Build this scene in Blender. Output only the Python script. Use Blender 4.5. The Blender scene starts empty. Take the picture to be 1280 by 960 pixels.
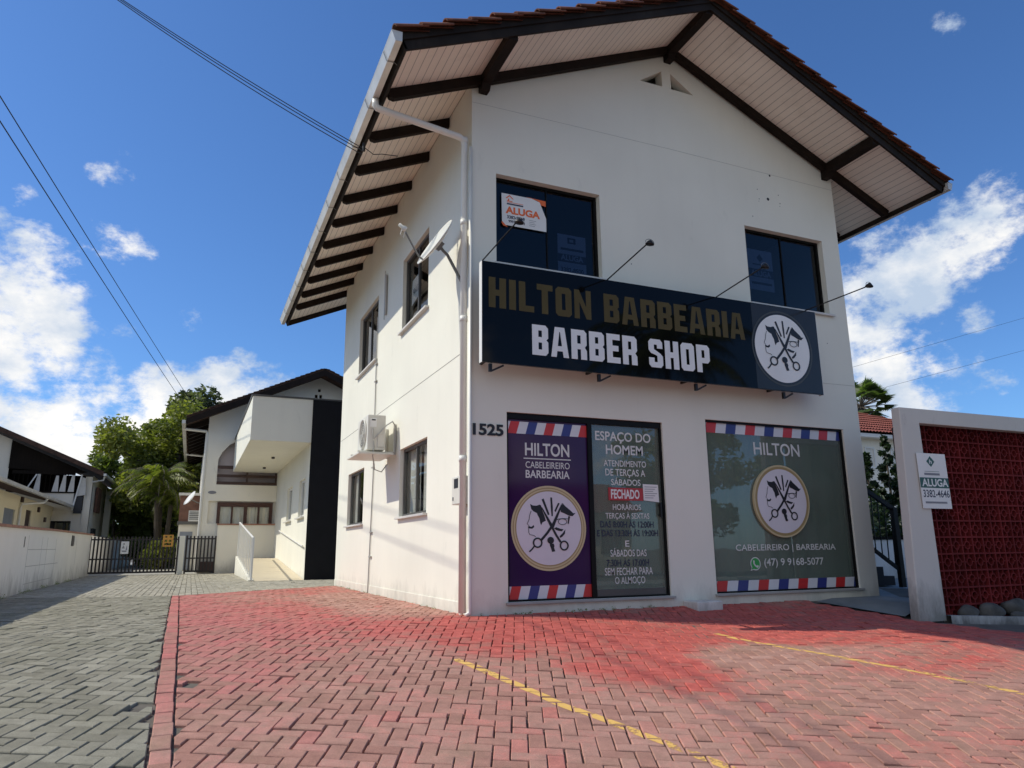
import bpy, bmesh, math, random
from mathutils import Vector, Matrix
from mathutils.geometry import tessellate_polygon
R = math.radians
random.seed(7)
scn = bpy.context.scene
COL = scn.collection

# ------------------------------------------------------------------ camera
CAM = Vector((-2.930, -7.941, 0.892))
RX = Vector((0.9176, -0.3975, -0.0100))      # camera right
RU = Vector((-0.0796, -0.2081, 0.9749))      # camera up
RF = Vector((0.3896, 0.8937, 0.2226))        # camera forward
cam = bpy.data.cameras.new('camera'); cam_o = bpy.data.objects.new('camera', cam)
COL.objects.link(cam_o)
m = Matrix((RX, RU, -RF)).transposed().to_4x4(); m.translation = CAM
cam_o.matrix_world = m
cam.sensor_width = 36; cam.lens = 905.0 / 1280 * 36
cam.clip_start = 0.05; cam.clip_end = 3000
scn.camera = cam_o

# ------------------------------------------------------------------ light
SUN_D = Vector((1.0, -0.37, -1.13)).normalized()   # direction the light travels
sun_el = math.asin(-SUN_D.z); sun_az = math.atan2(-SUN_D.x, -SUN_D.y)
sl = bpy.data.lights.new('sun', 'SUN'); sl.energy = 3.85; sl.angle = R(0.5); sl.color = (1.0, 0.945, 0.80)
so = bpy.data.objects.new('sun', sl); COL.objects.link(so)
so.rotation_euler = SUN_D.to_track_quat('-Z', 'Y').to_euler()
so.location = (-20, 8, 25)

scn.view_settings.view_transform = 'Standard'; scn.view_settings.look = 'None'
scn.view_settings.gamma = 1; scn.view_settings.use_curve_mapping = False
scn.view_settings.exposure = 0.0

def world():
    w = bpy.data.worlds.new('World'); scn.world = w; w.use_nodes = True
    nt = w.node_tree; N = nt.nodes; L = nt.links
    for n in list(N): N.remove(n)
    out = N.new('ShaderNodeOutputWorld'); bg = N.new('ShaderNodeBackground')
    L.new(bg.outputs[0], out.inputs[0]); bg.inputs[1].default_value = 0.12
    sky = N.new('ShaderNodeTexSky'); sky.sky_type = 'NISHITA'; sky.sun_disc = False
    sky.sun_elevation = sun_el; sky.sun_rotation = sun_az
    sky.air_density = 1.0; sky.dust_density = 0.5; sky.ozone_density = 3.0; sky.altitude = 50
    tc = N.new('ShaderNodeTexCoord')
    nrm = N.new('ShaderNodeVectorMath'); nrm.operation = 'NORMALIZE'; L.new(tc.outputs['Generated'], nrm.inputs[0])
    # clouds: banks placed by direction, broken up by fractal noise
    def cdir(u, v): return (RX * ((u - 640) / 905.0) + RU * (-(v - 480) / 905.0) + RF).normalized()
    blobs = [(-40,330,74),(20,345,66),(64,385,50),(10,430,72),(60,440,42),(5,520,64),(50,530,55),(100,560,80),(150,525,58),(195,500,44),(60,610,95),(150,590,80),
             (-90,480,130),(285,492,48),(330,500,40),(240,540,60),(140,215,30),(135,290,36),(172,320,26),(240,408,24),(150,408,26),(110,455,36),(30,250,20),
             (1254,240,34),(1218,288,50),(1160,328,58),(1108,362,66),(1080,425,72),(1110,470,62),(1180,478,38),(1250,462,34),(1085,520,64),(1222,395,26),(1182,34,22),
             (-250,300,140),(-330,520,150)]
    prev = None
    back = [((-.75, -.62, .30), .34), ((-.95, -.25, .26), .30), ((-.45, -.85, .45), .30), ((-.1, -.96, .22), .22), ((.35, -.93, .10), .16), ((-.62, -.55, .62), .28), ((.85, -.5, .06), .12), ((-.2, -.75, .75), .24), ((-.85, -.4, .55), .26), ((-.3, -.9, .12), .22)]  # unseen cloud banks behind the camera, added to brighten and whiten the shaded facade
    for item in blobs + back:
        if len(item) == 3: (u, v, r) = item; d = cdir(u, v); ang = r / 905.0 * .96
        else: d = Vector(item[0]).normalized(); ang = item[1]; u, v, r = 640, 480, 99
        # angle shrinks towards the picture's edge
        q = math.hypot(u - 640, v - 480) / 905.0; ang *= 1 / (1 + 0.6 * q * q)
        dt = N.new('ShaderNodeVectorMath'); dt.operation = 'DOT_PRODUCT'; dt.inputs[1].default_value = d
        L.new(nrm.outputs[0], dt.inputs[0])
        mr = N.new('ShaderNodeMapRange'); mr.inputs['From Min'].default_value = math.cos(ang * 1.5); mr.inputs['From Max'].default_value = 1.0
        mr.clamp = True
        if r < 40: mr.inputs['To Max'].default_value = 0.42 + 0.008 * max(0, r - 22)
        L.new(dt.outputs['Value'], mr.inputs['Value'])
        if prev is None: prev = mr.outputs[0]
        else:
            mx = N.new('ShaderNodeMath'); mx.operation = 'SMOOTH_MAX'; mx.inputs[2].default_value = 0.15
            L.new(prev, mx.inputs[0]); L.new(mr.outputs[0], mx.inputs[1]); prev = mx.outputs[0]
    def noise(scale, detail, rough, off=(0, 0, 0)):
        mp = N.new('ShaderNodeMapping'); mp.inputs['Location'].default_value = off
        mp.inputs['Scale'].default_value = (1, 1, 1.5)
        L.new(nrm.outputs[0], mp.inputs['Vector'])
        n = N.new('ShaderNodeTexNoise'); n.inputs['Scale'].default_value = scale; n.inputs['Detail'].default_value = detail
        n.inputs['Roughness'].default_value = rough; L.new(mp.outputs[0], n.inputs['Vector']); return n.outputs['Fac']
    def math2(op, a, b):
        n = N.new('ShaderNodeMath'); n.operation = op
        for i, x in enumerate((a, b)):
            if isinstance(x, (int, float)): n.inputs[i].default_value = x
            else: L.new(x, n.inputs[i])
        return n.outputs[0]
    n1 = noise(16, 11, 0.64)
    n2 = noise(13, 5, 0.6, (0.012, -0.006, -0.03))
    gate_ = math2('MINIMUM', math2('MULTIPLY', math2('MAXIMUM', math2('SUBTRACT', prev, 0.05), 0.0), 4.5), 1.0)
    dens = math2('ADD', prev, math2('MULTIPLY', math2('MULTIPLY', math2('SUBTRACT', n1, 0.5), 2.7), gate_))
    mr = N.new('ShaderNodeMapRange'); mr.interpolation_type = 'SMOOTHSTEP'
    mr.inputs['From Min'].default_value = 0.36; mr.inputs['From Max'].default_value = 0.98; L.new(dens, mr.inputs['Value'])
    # shading inside the cloud
    sh = N.new('ShaderNodeMapRange'); sh.inputs['From Min'].default_value = 0.40; sh.inputs['From Max'].default_value = 0.64
    L.new(noise(7, 8, 0.6, (3.1, 1.2, 0.4)), sh.inputs['Value'])
    cm = N.new('ShaderNodeMix'); cm.data_type = 'RGBA'
    cm.inputs['A'].default_value = (4.4, 5.3, 6.6, 1); cm.inputs['B'].default_value = (9.3, 9.0, 8.5, 1)
    L.new(sh.outputs[0], cm.inputs['Factor'])
    tint = N.new('ShaderNodeMix'); tint.data_type = 'RGBA'; tint.blend_type = 'MULTIPLY'; tint.inputs['Factor'].default_value = 1
    L.new(sky.outputs[0], tint.inputs['A']); tint.inputs['B'].default_value = (0.58, 0.88, 1.24, 1)
    mx = N.new('ShaderNodeMix'); mx.data_type = 'RGBA'
    L.new(math2('MULTIPLY', mr.outputs[0], 0.97), mx.inputs['Factor']); L.new(tint.outputs['Result'], mx.inputs['A']); L.new(cm.outputs['Result'], mx.inputs['B'])
    L.new(mx.outputs['Result'], bg.inputs[0])
world()

# ------------------------------------------------------------------ materials
def lin(c): return tuple((x / 255 / 12.92 if x / 255 <= 0.04045 else ((x / 255 + 0.055) / 1.055) ** 2.4) for x in c)
def pm(name, col, rough=0.6, metal=0.0, var=0.12, vscale=3.0, bump=0.0, bscale=60.0, spec=0.5, stain=None, stain_scale=1.5, coat=0.0, attr=None, attr_amt=0.3, coords='Object', tintvar=None):
    m = bpy.data.materials.new(name); m.use_nodes = True
    nt = m.node_tree; N = nt.nodes; L = nt.links; b = N['Principled BSDF']
    b.inputs['Roughness'].default_value = rough; b.inputs['Metallic'].default_value = metal
    b.inputs['Specular IOR Level'].default_value = spec; b.inputs['Coat Weight'].default_value = coat
    tc = N.new('ShaderNodeTexCoord')
    nz = N.new('ShaderNodeTexNoise'); nz.inputs['Scale'].default_value = vscale; nz.inputs['Detail'].default_value = 6
    L.new(tc.outputs[coords], nz.inputs['Vector'])
    mr = N.new('ShaderNodeMapRange'); mr.inputs['From Min'].default_value = 0.25; mr.inputs['From Max'].default_value = 0.75
    mr.inputs['To Min'].default_value = 1 - var; mr.inputs['To Max'].default_value = 1 + var
    L.new(nz.outputs['Fac'], mr.inputs['Value'])
    fac = mr.outputs[0]
    if attr:
        at = N.new('ShaderNodeAttribute'); at.attribute_name = attr
        m2 = N.new('ShaderNodeMapRange'); m2.inputs['To Min'].default_value = 1 - attr_amt; m2.inputs['To Max'].default_value = 1 + attr_amt
        L.new(at.outputs['Fac'], m2.inputs['Value'])
        mm = N.new('ShaderNodeMath'); mm.operation = 'MULTIPLY'; L.new(fac, mm.inputs[0]); L.new(m2.outputs[0], mm.inputs[1]); fac = mm.outputs[0]
    base = N.new('ShaderNodeVectorMath'); base.operation = 'SCALE'; base.inputs[0].default_value = col[:3]
    if attr and tintvar:
        mxc = N.new('ShaderNodeMix'); mxc.data_type = 'RGBA'; mxc.inputs['A'].default_value = (*col, 1); mxc.inputs['B'].default_value = (*tintvar, 1)
        L.new(at.outputs['Fac'], mxc.inputs['Factor']); L.new(mxc.outputs['Result'], base.inputs[0])
    L.new(fac, base.inputs['Scale']); last = base.outputs[0]
    if stain:
        ns = N.new('ShaderNodeTexNoise'); ns.inputs['Scale'].default_value = stain_scale; ns.inputs['Detail'].default_value = 9; ns.inputs['Roughness'].default_value = 0.7
        mp = N.new('ShaderNodeMapping'); mp.inputs['Scale'].default_value = (1, 1, 0.45); L.new(tc.outputs[coords], mp.inputs[0]); L.new(mp.outputs[0], ns.inputs['Vector'])
        sr = N.new('ShaderNodeMapRange'); sr.inputs['From Min'].default_value = 0.56; sr.inputs['From Max'].default_value = 0.80; sr.inputs['To Max'].default_value = stain[3]
        L.new(ns.outputs['Fac'], sr.inputs['Value'])
        mx = N.new('ShaderNodeMix'); mx.data_type = 'RGBA'; L.new(sr.outputs[0], mx.inputs['Factor']); L.new(last, mx.inputs['A']); mx.inputs['B'].default_value = (*stain[:3], 1)
        last = mx.outputs['Result']
    L.new(last, b.inputs['Base Color'])
    if bump:
        nb = N.new('ShaderNodeTexNoise'); nb.inputs['Scale'].default_value = bscale; nb.inputs['Detail'].default_value = 5
        L.new(tc.outputs[coords], nb.inputs['Vector'])
        bp = N.new('ShaderNodeBump'); bp.inputs['Strength'].default_value = bump; bp.inputs['Distance'].default_value = 0.01
        L.new(nb.outputs['Fac'], bp.inputs['Height']); L.new(bp.outputs[0], b.inputs['Normal'])
    m['_'] = 1
    return m

def stucco(name, col, dirt=(0.20, 0.19, 0.16), base_z=0.17, amount=0.55, height=0.5, joints=()):
    """painted render with fine grain, hairline joints and splash dirt near the ground (mesh coordinates are world-sized; z is object z)"""
    m = pm(name, col, 0.85, var=0.045, vscale=0.9, bump=0.10, bscale=90)
    nt = m.node_tree; N = nt.nodes; L = nt.links; b = N['Principled BSDF']
    last = b.inputs['Base Color'].links[0].from_socket
    geo = N.new('ShaderNodeNewGeometry'); sep = N.new('ShaderNodeSeparateXYZ'); L.new(geo.outputs['Position'], sep.inputs[0])
    ns = N.new('ShaderNodeTexNoise'); ns.inputs['Scale'].default_value = 3.0; ns.inputs['Detail'].default_value = 10; ns.inputs['Roughness'].default_value = 0.72
    mp = N.new('ShaderNodeMapping'); mp.inputs['Scale'].default_value = (1.2, 1.2, 0.5); L.new(geo.outputs['Position'], mp.inputs[0]); L.new(mp.outputs[0], ns.inputs['Vector'])
    gr = N.new('ShaderNodeMapRange'); gr.inputs['From Min'].default_value = base_z - 0.05; gr.inputs['From Max'].default_value = base_z + height
    gr.inputs['To Min'].default_value = 0.42; gr.inputs['To Max'].default_value = 0.0; L.new(sep.outputs['Z'], gr.inputs['Value'])
    ad = N.new('ShaderNodeMath'); L.new(gr.outputs[0], ad.inputs[0]); L.new(ns.outputs['Fac'], ad.inputs[1])
    sr = N.new('ShaderNodeMapRange'); sr.inputs['From Min'].default_value = 0.60; sr.inputs['From Max'].default_value = 0.95; sr.inputs['To Max'].default_value = amount
    L.new(ad.outputs[0], sr.inputs['Value'])
    mx = N.new('ShaderNodeMix'); mx.data_type = 'RGBA'; L.new(sr.outputs[0], mx.inputs['Factor']); L.new(last, mx.inputs['A']); mx.inputs['B'].default_value = (*dirt, 1)
    last = mx.outputs['Result']
    # broad vertical rain streaks, very faint
    ms = N.new('ShaderNodeMapping'); ms.inputs['Scale'].default_value = (5, 5, 0.35); L.new(geo.outputs['Position'], ms.inputs[0])
    n3 = N.new('ShaderNodeTexNoise'); n3.inputs['Scale'].default_value = 1.0; n3.inputs['Detail'].default_value = 7; L.new(ms.outputs[0], n3.inputs['Vector'])
    s3 = N.new('ShaderNodeMapRange'); s3.inputs['From Min'].default_value = 0.52; s3.inputs['From Max'].default_value = 0.85; s3.inputs['To Max'].default_value = 0.07
    L.new(n3.outputs['Fac'], s3.inputs['Value'])
    mx = N.new('ShaderNodeMix'); mx.data_type = 'RGBA'; L.new(s3.outputs[0], mx.inputs['Factor']); L.new(last, mx.inputs['A']); mx.inputs['B'].default_value = (col[0] * .62, col[1] * .6, col[2] * .55, 1)
    L.new(mx.outputs['Result'], b.inputs['Base Color'])
    return m

def glass(name, tint, rough=0.0, ior=1.5, body=None, body_fac=0.0):
    m = bpy.data.materials.new(name); m.use_nodes = True
    nt = m.node_tree; N = nt.nodes; L = nt.links
    for n in list(N): N.remove(n)
    o = N.new('ShaderNodeOutputMaterial'); mx = N.new('ShaderNodeMixShader'); fr = N.new('ShaderNodeFresnel'); fr.inputs[0].default_value = ior
    tr = N.new('ShaderNodeBsdfTransparent'); tr.inputs[0].default_value = (*tint, 1)
    gl = N.new('ShaderNodeBsdfGlossy'); gl.inputs['Roughness'].default_value = rough
    tc = N.new('ShaderNodeTexCoord'); nz = N.new('ShaderNodeTexNoise'); nz.inputs['Scale'].default_value = 1.3; L.new(tc.outputs['Object'], nz.inputs['Vector'])
    bp = N.new('ShaderNodeBump'); bp.inputs['Strength'].default_value = 0.06; bp.inputs['Distance'].default_value = 0.02; L.new(nz.outputs['Fac'], bp.inputs['Height']); L.new(bp.outputs[0], gl.inputs['Normal'])
    inner = tr.outputs[0]
    if body:
        df = N.new('ShaderNodeBsdfDiffuse'); df.inputs[0].default_value = (*body, 1)
        m2 = N.new('ShaderNodeMixShader')
        n2 = N.new('ShaderNodeTexNoise'); n2.inputs['Scale'].default_value = 2.2; n2.inputs['Detail'].default_value = 8; L.new(tc.outputs['Object'], n2.inputs['Vector'])
        mr = N.new('ShaderNodeMapRange'); mr.inputs['To Min'].default_value = body_fac * 0.5; mr.inputs['To Max'].default_value = min(1, body_fac * 1.5); L.new(n2.outputs['Fac'], mr.inputs['Value'])
        L.new(mr.outputs[0], m2.inputs[0])
        L.new(tr.outputs[0], m2.inputs[1]); L.new(df.outputs[0], m2.inputs[2]); inner = m2.outputs[0]
    ge = N.new('ShaderNodeNewGeometry'); iv = N.new('ShaderNodeMath'); iv.operation = 'SUBTRACT'; iv.inputs[0].default_value = 1; L.new(ge.outputs['Backfacing'], iv.inputs[1])
    ff = N.new('ShaderNodeMath'); ff.operation = 'MULTIPLY'; L.new(fr.outputs[0], ff.inputs[0]); L.new(iv.outputs[0], ff.inputs[1])
    L.new(ff.outputs[0], mx.inputs[0]); L.new(inner, mx.inputs[1]); L.new(gl.outputs[0], mx.inputs[2]); L.new(mx.outputs[0], o.inputs[0])
    return m

def boards(name, col, axis, period, rough=0.55, gap=0.35, var=0.10):
    """tongue-and-groove boards: grooves across one object axis"""
    m = pm(name, col, rough, var=var, vscale=1.2, stain=(col[0]*.45, col[1]*.4, col[2]*.33, 0.5), stain_scale=1.0)
    nt = m.node_tree; N = nt.nodes; L = nt.links; b = N['Principled BSDF']
    last = b.inputs['Base Color'].links[0].from_socket
    geo = N.new('ShaderNodeNewGeometry'); sep = N.new('ShaderNodeSeparateXYZ'); L.new(geo.outputs['Position'], sep.inputs[0])
    md = N.new('ShaderNodeMath'); md.operation = 'PINGPONG'; md.inputs[1].default_value = period / 2; L.new(sep.outputs[axis], md.inputs[0])
    mr = N.new('ShaderNodeMapRange'); mr.inputs['From Min'].default_value = 0.0; mr.inputs['From Max'].default_value = 0.007; mr.inputs['To Min'].default_value = gap; mr.inputs['To Max'].default_value = 1
    L.new(md.outputs[0], mr.inputs['Value'])
    sc = N.new('ShaderNodeVectorMath'); sc.operation = 'SCALE'; L.new(last, sc.inputs[0]); L.new(mr.outputs[0], sc.inputs['Scale']); L.new(sc.outputs[0], b.inputs['Base Color'])
    bp = N.new('ShaderNodeBump'); bp.inputs['Strength'].default_value = 0.6; bp.inputs['Distance'].default_value = 0.006; L.new(mr.outputs[0], bp.inputs['Height']); L.new(bp.outputs[0], b.inputs['Normal'])
    return m

def paver_mat(name, kind):
    m = bpy.data.materials.new(name); m.use_nodes = True
    nt = m.node_tree; N = nt.nodes; L = nt.links; b = N['Principled BSDF']
    b.inputs['Roughness'].default_value = 0.9; b.inputs['Specular IOR Level'].default_value = 0.25
    geo = N.new('ShaderNodeNewGeometry'); pos = geo.outputs['Position']
    at = N.new('ShaderNodeAttribute'); at.attribute_name = 'rnd'
    def mth(op, a, b_=0.0, c=None):
        n = N.new('ShaderNodeMath'); n.operation = op
        for i, x in enumerate((a, b_) if c is None else (a, b_, c)):
            if isinstance(x, (int, float)): n.inputs[i].default_value = x
            else: L.new(x, n.inputs[i])
        return n.outputs[0]
    def noise(sc, det=6, rough=0.6, off=(0, 0, 0)):
        mp = N.new('ShaderNodeMapping'); mp.inputs['Location'].default_value = off; L.new(pos, mp.inputs[0])
        n = N.new('ShaderNodeTexNoise'); n.inputs['Scale'].default_value = sc; n.inputs['Detail'].default_value = det; n.inputs['Roughness'].default_value = rough
        L.new(mp.outputs[0], n.inputs['Vector']); return n.outputs['Fac']
    def mapr(x, a, b_, c=0.0, d=1.0, smooth=False):
        n = N.new('ShaderNodeMapRange'); n.inputs[1].default_value = a; n.inputs[2].default_value = b_; n.inputs[3].default_value = c; n.inputs[4].default_value = d
        if smooth: n.interpolation_type = 'SMOOTHSTEP'
        L.new(x, n.inputs[0]); return n.outputs[0]
    def mix(f, A, B):
        n = N.new('ShaderNodeMix'); n.data_type = 'RGBA'
        for k, x in (('Factor', f), ('A', A), ('B', B)):
            if isinstance(x, tuple): n.inputs[k].default_value = (*x, 1)
            elif isinstance(x, (int, float)): n.inputs[k].default_value = x
            else: L.new(x, n.inputs[k])
        return n.outputs['Result']
    def scale(c, f):
        n = N.new('ShaderNodeVectorMath'); n.operation = 'SCALE'; L.new(c, n.inputs[0])
        if isinstance(f, (int, float)): n.inputs['Scale'].default_value = f
        else: L.new(f, n.inputs['Scale'])
        return n.outputs[0]
    rnd = at.outputs['Fac']
    grain = noise(220, 3, 0.7); mid = noise(9, 6, 0.65); big = noise(0.9, 5, 0.6, (3, 8, 0))
    if kind == 'red':
        worn = mix(mapr(rnd, 0, 1), (0.425, 0.215, 0.165), (0.505, 0.290, 0.230))
        worn = mix(mapr(noise(1.9, 8, 0.7, (9, 2, 0)), 0.50, 0.72, 0, 0.65), worn, (0.365, 0.235, 0.165))
        paint = mix(mapr(mid, 0.3, 0.7), (0.500, 0.088, 0.072), (0.575, 0.130, 0.104))
        sep = N.new('ShaderNodeSeparateXYZ'); L.new(pos, sep.inputs[0]); X, Y = sep.outputs['X'], sep.outputs['Y']
        # what is left of the red paint: patches where it was sprayed, holes where tyres wore it off
        def spot(cx, cy, rx, ry, amt):
            dx = mth('DIVIDE', mth('SUBTRACT', X, cx), rx); dy = mth('DIVIDE', mth('SUBTRACT', Y, cy), ry)
            r2 = mth('ADD', mth('MULTIPLY', dx, dx), mth('MULTIPLY', dy, dy))
            return mapr(r2, 0.0, 1.6, amt, 0.0, True)
        s = None
        for sp in ((-2.2, 1.5, 1.5, 3.4, .80), (-1.3, -.1, 1.6, 1.5, .85), (.0, -.8, 1.2, 1.5, 1.0), (1.2, -1.1, 1.4, 1.7, 1.05), (.55, -2.3, .75, 1.25, .9), (3.0, -1.0, 1.8, 1.7, 1.0), (4.8, -1.6, 2.4, 1.7, 1.0), (3.6, -3.0, 1.5, .9, .62), (7.5, -2.4, 3, 1.8, .9), (-3.0, 3.0, .9, 5.5, .75), (-1.5, 6.5, 1.8, 1.6, .55), (-2.8, -2.0, .8, .9, .5)):
            q = spot(*sp); s = q if s is None else mth('SMOOTH_MAX', s, q, .2)
        for sp in ((1.85, -2.55, .75, .55, .75), (-.35, 2.6, .95, 2.6, .75), (2.9, -2.75, .8, .35, .35)):
            s = mth('SUBTRACT', s, spot(*sp))
        s = mth('ADD', s, mth('MULTIPLY', mth('SUBTRACT', big, 0.5), 1.0))
        s = mth('ADD', s, mth('MULTIPLY', mth('SUBTRACT', mid, 0.5), 0.7))
        s = mth('ADD', s, mth('MULTIPLY', mth('SUBTRACT', rnd, 0.5), 0.62))
        s = mth('ADD', s, mth('MULTIPLY', mth('SUBTRACT', noise(38, 6, 0.75, (2, 2, 0)), 0.5), 0.9))
        pink = mapr(X, -2.6, -.4, 0.75, 0.0)
        paint = mix(pink, paint, (0.500, 0.185, 0.170))
        pf = mapr(s, 0.13, 0.92, 0, 0.93)
        chip = mapr(rnd, 0.975, 0.985, 0, 0.55)           # a few bricks that kept their paint
        c = mix(mth('MAXIMUM', pf, chip), worn, paint)
    elif kind == 'grey':
        c = mix(mapr(rnd, 0, 1), (0.250, 0.232, 0.176), (0.335, 0.312, 0.245))
        c = mix(mapr(big, 0.45, 0.75, 0, 0.5), c, (0.190, 0.185, 0.125))
    else:
        c = mix(mapr(rnd, 0, 1), (0.37, 0.34, 0.265), (0.45, 0.415, 0.33))
        c = mix(mapr(big, 0.45, 0.75, 0, 0.5), c, (0.31, 0.285, 0.22))
    c = scale(c, mapr(grain, 0.25, 0.75, 0.62, 1.34)); c = scale(c, mapr(mid, 0.2, 0.8, 0.72, 1.22))
    c = scale(c, mapr(rnd, 0, 1, 0.95, 1.05))
    # dark grime patches and oil spots
    c = mix(mapr(noise(2.7, 8, 0.7, (5, 5, 1)), 0.60, 0.78, 0, 0.45), c, (0.16, 0.13, 0.10))
    L.new(c, b.inputs['Base Color'])
    bp = N.new('ShaderNodeBump'); bp.inputs['Strength'].default_value = 0.8; bp.inputs['Distance'].default_value = 0.005
    L.new(grain, bp.inputs['Height']); L.new(bp.outputs[0], b.inputs['Normal'])
    return m

M = {}
M['white_wall'] = stucco('white_wall', (0.765, 0.745, 0.650), amount=0.35, height=0.35)
M['grey_wall'] = stucco('grey_wall', (0.80, 0.785, 0.74), amount=0.6)
M['cream_wall'] = stucco('cream_wall', (0.80, 0.70, 0.48))
M['old_wall'] = stucco('old_wall', (0.74, 0.69, 0.59), amount=0.65)
M['neighbour_wall'] = stucco('neighbour_wall', (0.84, 0.80, 0.70))
M['black_paint'] = pm('black_paint', (0.007, 0.007, 0.009), 0.6, var=0.2, spec=.2)
M['post_paint'] = stucco('post_paint', (0.60, 0.57, 0.52), dirt=(0.12, .115, .10), base_z=0.0, amount=0.7, height=0.6)
M['timber'] = pm('timber', (0.016, 0.010, 0.007), 0.6, spec=.15, var=0.35, vscale=4, bump=0.2, bscale=25)
M['barge'] = pm('barge', (0.022, 0.016, 0.012), 0.6, spec=.15, var=0.4, vscale=3, bump=0.2, bscale=25, stain=(0.06, 0.052, 0.045, 0.5), stain_scale=2)
M['soffit'] = boards('soffit', (0.90, 0.82, 0.70), 'X', 0.105)
M['tile'] = pm('tile', (0.17, 0.062, 0.034), 0.85, var=0.45, vscale=5, bump=0.3, bscale=40, stain=(0.022, 0.020, 0.016, 0.95), stain_scale=3.2)
M['red_tile'] = pm('red_tile', (0.20, 0.055, 0.040), 0.8, var=0.3, vscale=3, stain=(0.10, 0.06, 0.045, 0.6))
M['dark_tile'] = pm('dark_tile', (0.085, 0.050, 0.036), 0.85, spec=.15, var=0.4, vscale=4, stain=(0.02, 0.02, 0.018, 0.7))
M['gutter'] = pm('gutter', (0.62, 0.60, 0.55), 0.4, metal=0.25, var=0.15, vscale=3, stain=(0.2, 0.17, 0.13, 0.6))
M['pvc'] = pm('pvc', (0.74, 0.72, 0.66), 0.35, var=0.06, stain=(0.35, 0.31, 0.25, 0.4))
M['alu_dark'] = pm('alu_dark', (0.008, 0.008, 0.008), 0.4, var=0.1, spec=.15)
M['alu_grey'] = pm('alu_grey', (0.10, 0.095, 0.088), 0.45, metal=0.3, var=0.1)
M['glass_dark'] = glass('glass_dark', (0.42, 0.48, 0.56), ior=1.5)
M['glass_side'] = glass('glass_side', (0.86, 0.87, 0.86), ior=1.42)
M['glass_film'] = glass('glass_film', (0.62, 0.70, 0.66), ior=1.75, body=(0.33, 0.36, 0.315), body_fac=0.26)
M['glass_back'] = glass('glass_back', (0.95, 0.95, 0.93), ior=1.35)
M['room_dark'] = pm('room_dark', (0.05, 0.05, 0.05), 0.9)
M['curtain'] = pm('curtain', (0.70, 0.69, 0.64), 0.9, var=0.1)
M['curtain_green'] = pm('curtain_green', (0.56, 0.60, 0.53), 0.9, var=0.18, vscale=1.4)
M['sill'] = pm('sill', (0.62, 0.60, 0.56), 0.6, var=0.1, stain=(0.25, 0.23, 0.2, 0.6))
M['slate'] = pm('slate', (0.34, 0.33, 0.31), 0.55, var=0.15)
M['sign_black'] = pm('sign_black', (0.004, 0.0045, 0.005), 0.04, var=0.1, spec=0.17)
M['sign_grey'] = pm('sign_grey', (0.030, 0.030, 0.028), 0.14, var=0.1, spec=.3)
M['gold'] = pm('gold', (0.092, 0.072, 0.029), 0.55, var=0.12, spec=.15)
M['gold_ring'] = pm('gold_ring', (0.34, 0.25, 0.11), 0.4, var=0.08)
M['gold_pale'] = pm('gold_pale', (0.56, 0.46, 0.27), 0.4, var=0.08)
M['gold_dim'] = pm('gold_dim', (0.055, 0.050, 0.035), 0.35, var=0.08)
M['letter_white'] = pm('letter_white', (0.78, 0.78, 0.76), 0.5, var=0.04)
M['vinyl_white'] = pm('vinyl_white', (0.66, 0.65, 0.62), 0.5, var=0.08)
M['disc_white'] = pm('disc_white', (0.68, 0.64, 0.68), 0.4, var=0.05)
M['ink'] = pm('ink', (0.012, 0.012, 0.016), 0.5, var=0.1)
M['ink_blue'] = pm('ink_blue', (0.016, 0.020, 0.050), 0.5, var=0.1)
M['purple'] = pm('purple', (0.038, 0.011, 0.066), 0.08, var=0.14, vscale=1.5, spec=.25)
M['stripe_red'] = pm('stripe_red', (0.55, 0.035, 0.035), 0.35, var=0.08)
M['stripe_blue'] = pm('stripe_blue', (0.035, 0.045, 0.20), 0.35, var=0.08)
M['stripe_white'] = pm('stripe_white', (0.66, 0.66, 0.68), 0.35, var=0.06)
M['closed_red'] = pm('closed_red', (0.42, 0.03, 0.035), 0.4, var=0.1)
M['paper'] = pm('paper', (0.76, 0.75, 0.72), 0.7, var=0.05)
M['paper_dim'] = pm('paper_dim', (0.58, 0.59, 0.66), 0.7, var=0.06)
M['orange'] = pm('orange', (0.78, 0.15, 0.03), 0.5, var=0.06)
M['green_sign'] = pm('green_sign', (0.012, 0.075, 0.055), 0.45, var=0.1)
M['whats'] = pm('whats', (0.03, 0.33, 0.07), 0.4, var=0.05)
M['grey_ink'] = pm('grey_ink', (0.22, 0.22, 0.24), 0.6)
M['black_metal'] = pm('black_metal', (0.014, 0.013, 0.013), 0.45, metal=0.3, var=0.2)
M['gate_metal'] = pm('gate_metal', (0.016, 0.010, 0.009), 0.5, var=0.2)
M['white_metal'] = pm('white_metal', (0.72, 0.71, 0.68), 0.4, var=0.05)
M['dish'] = pm('dish', (0.62, 0.62, 0.58), 0.45, var=0.06, stain=(0.35, 0.33, 0.28, 0.5))
M['dish_arm'] = pm('dish_arm', (0.20, 0.20, 0.19), 0.5, metal=0.4)
M['ac'] = pm('ac', (0.66, 0.64, 0.57), 0.45, var=0.06, stain=(0.40, 0.36, 0.28, 0.5))
M['ac_dark'] = pm('ac_dark', (0.12, 0.12, 0.11), 0.5)
M['cable'] = pm('cable', (0.02, 0.02, 0.022), 0.6)
M['conduit'] = pm('conduit', (0.40, 0.39, 0.36), 0.5)
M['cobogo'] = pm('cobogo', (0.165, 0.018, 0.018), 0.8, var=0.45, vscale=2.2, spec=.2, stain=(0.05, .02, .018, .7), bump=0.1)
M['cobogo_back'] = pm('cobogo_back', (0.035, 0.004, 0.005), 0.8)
M['stone'] = pm('stone', (0.095, 0.088, 0.078), 0.9, var=0.5, vscale=6, bump=0.5, bscale=18)
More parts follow.
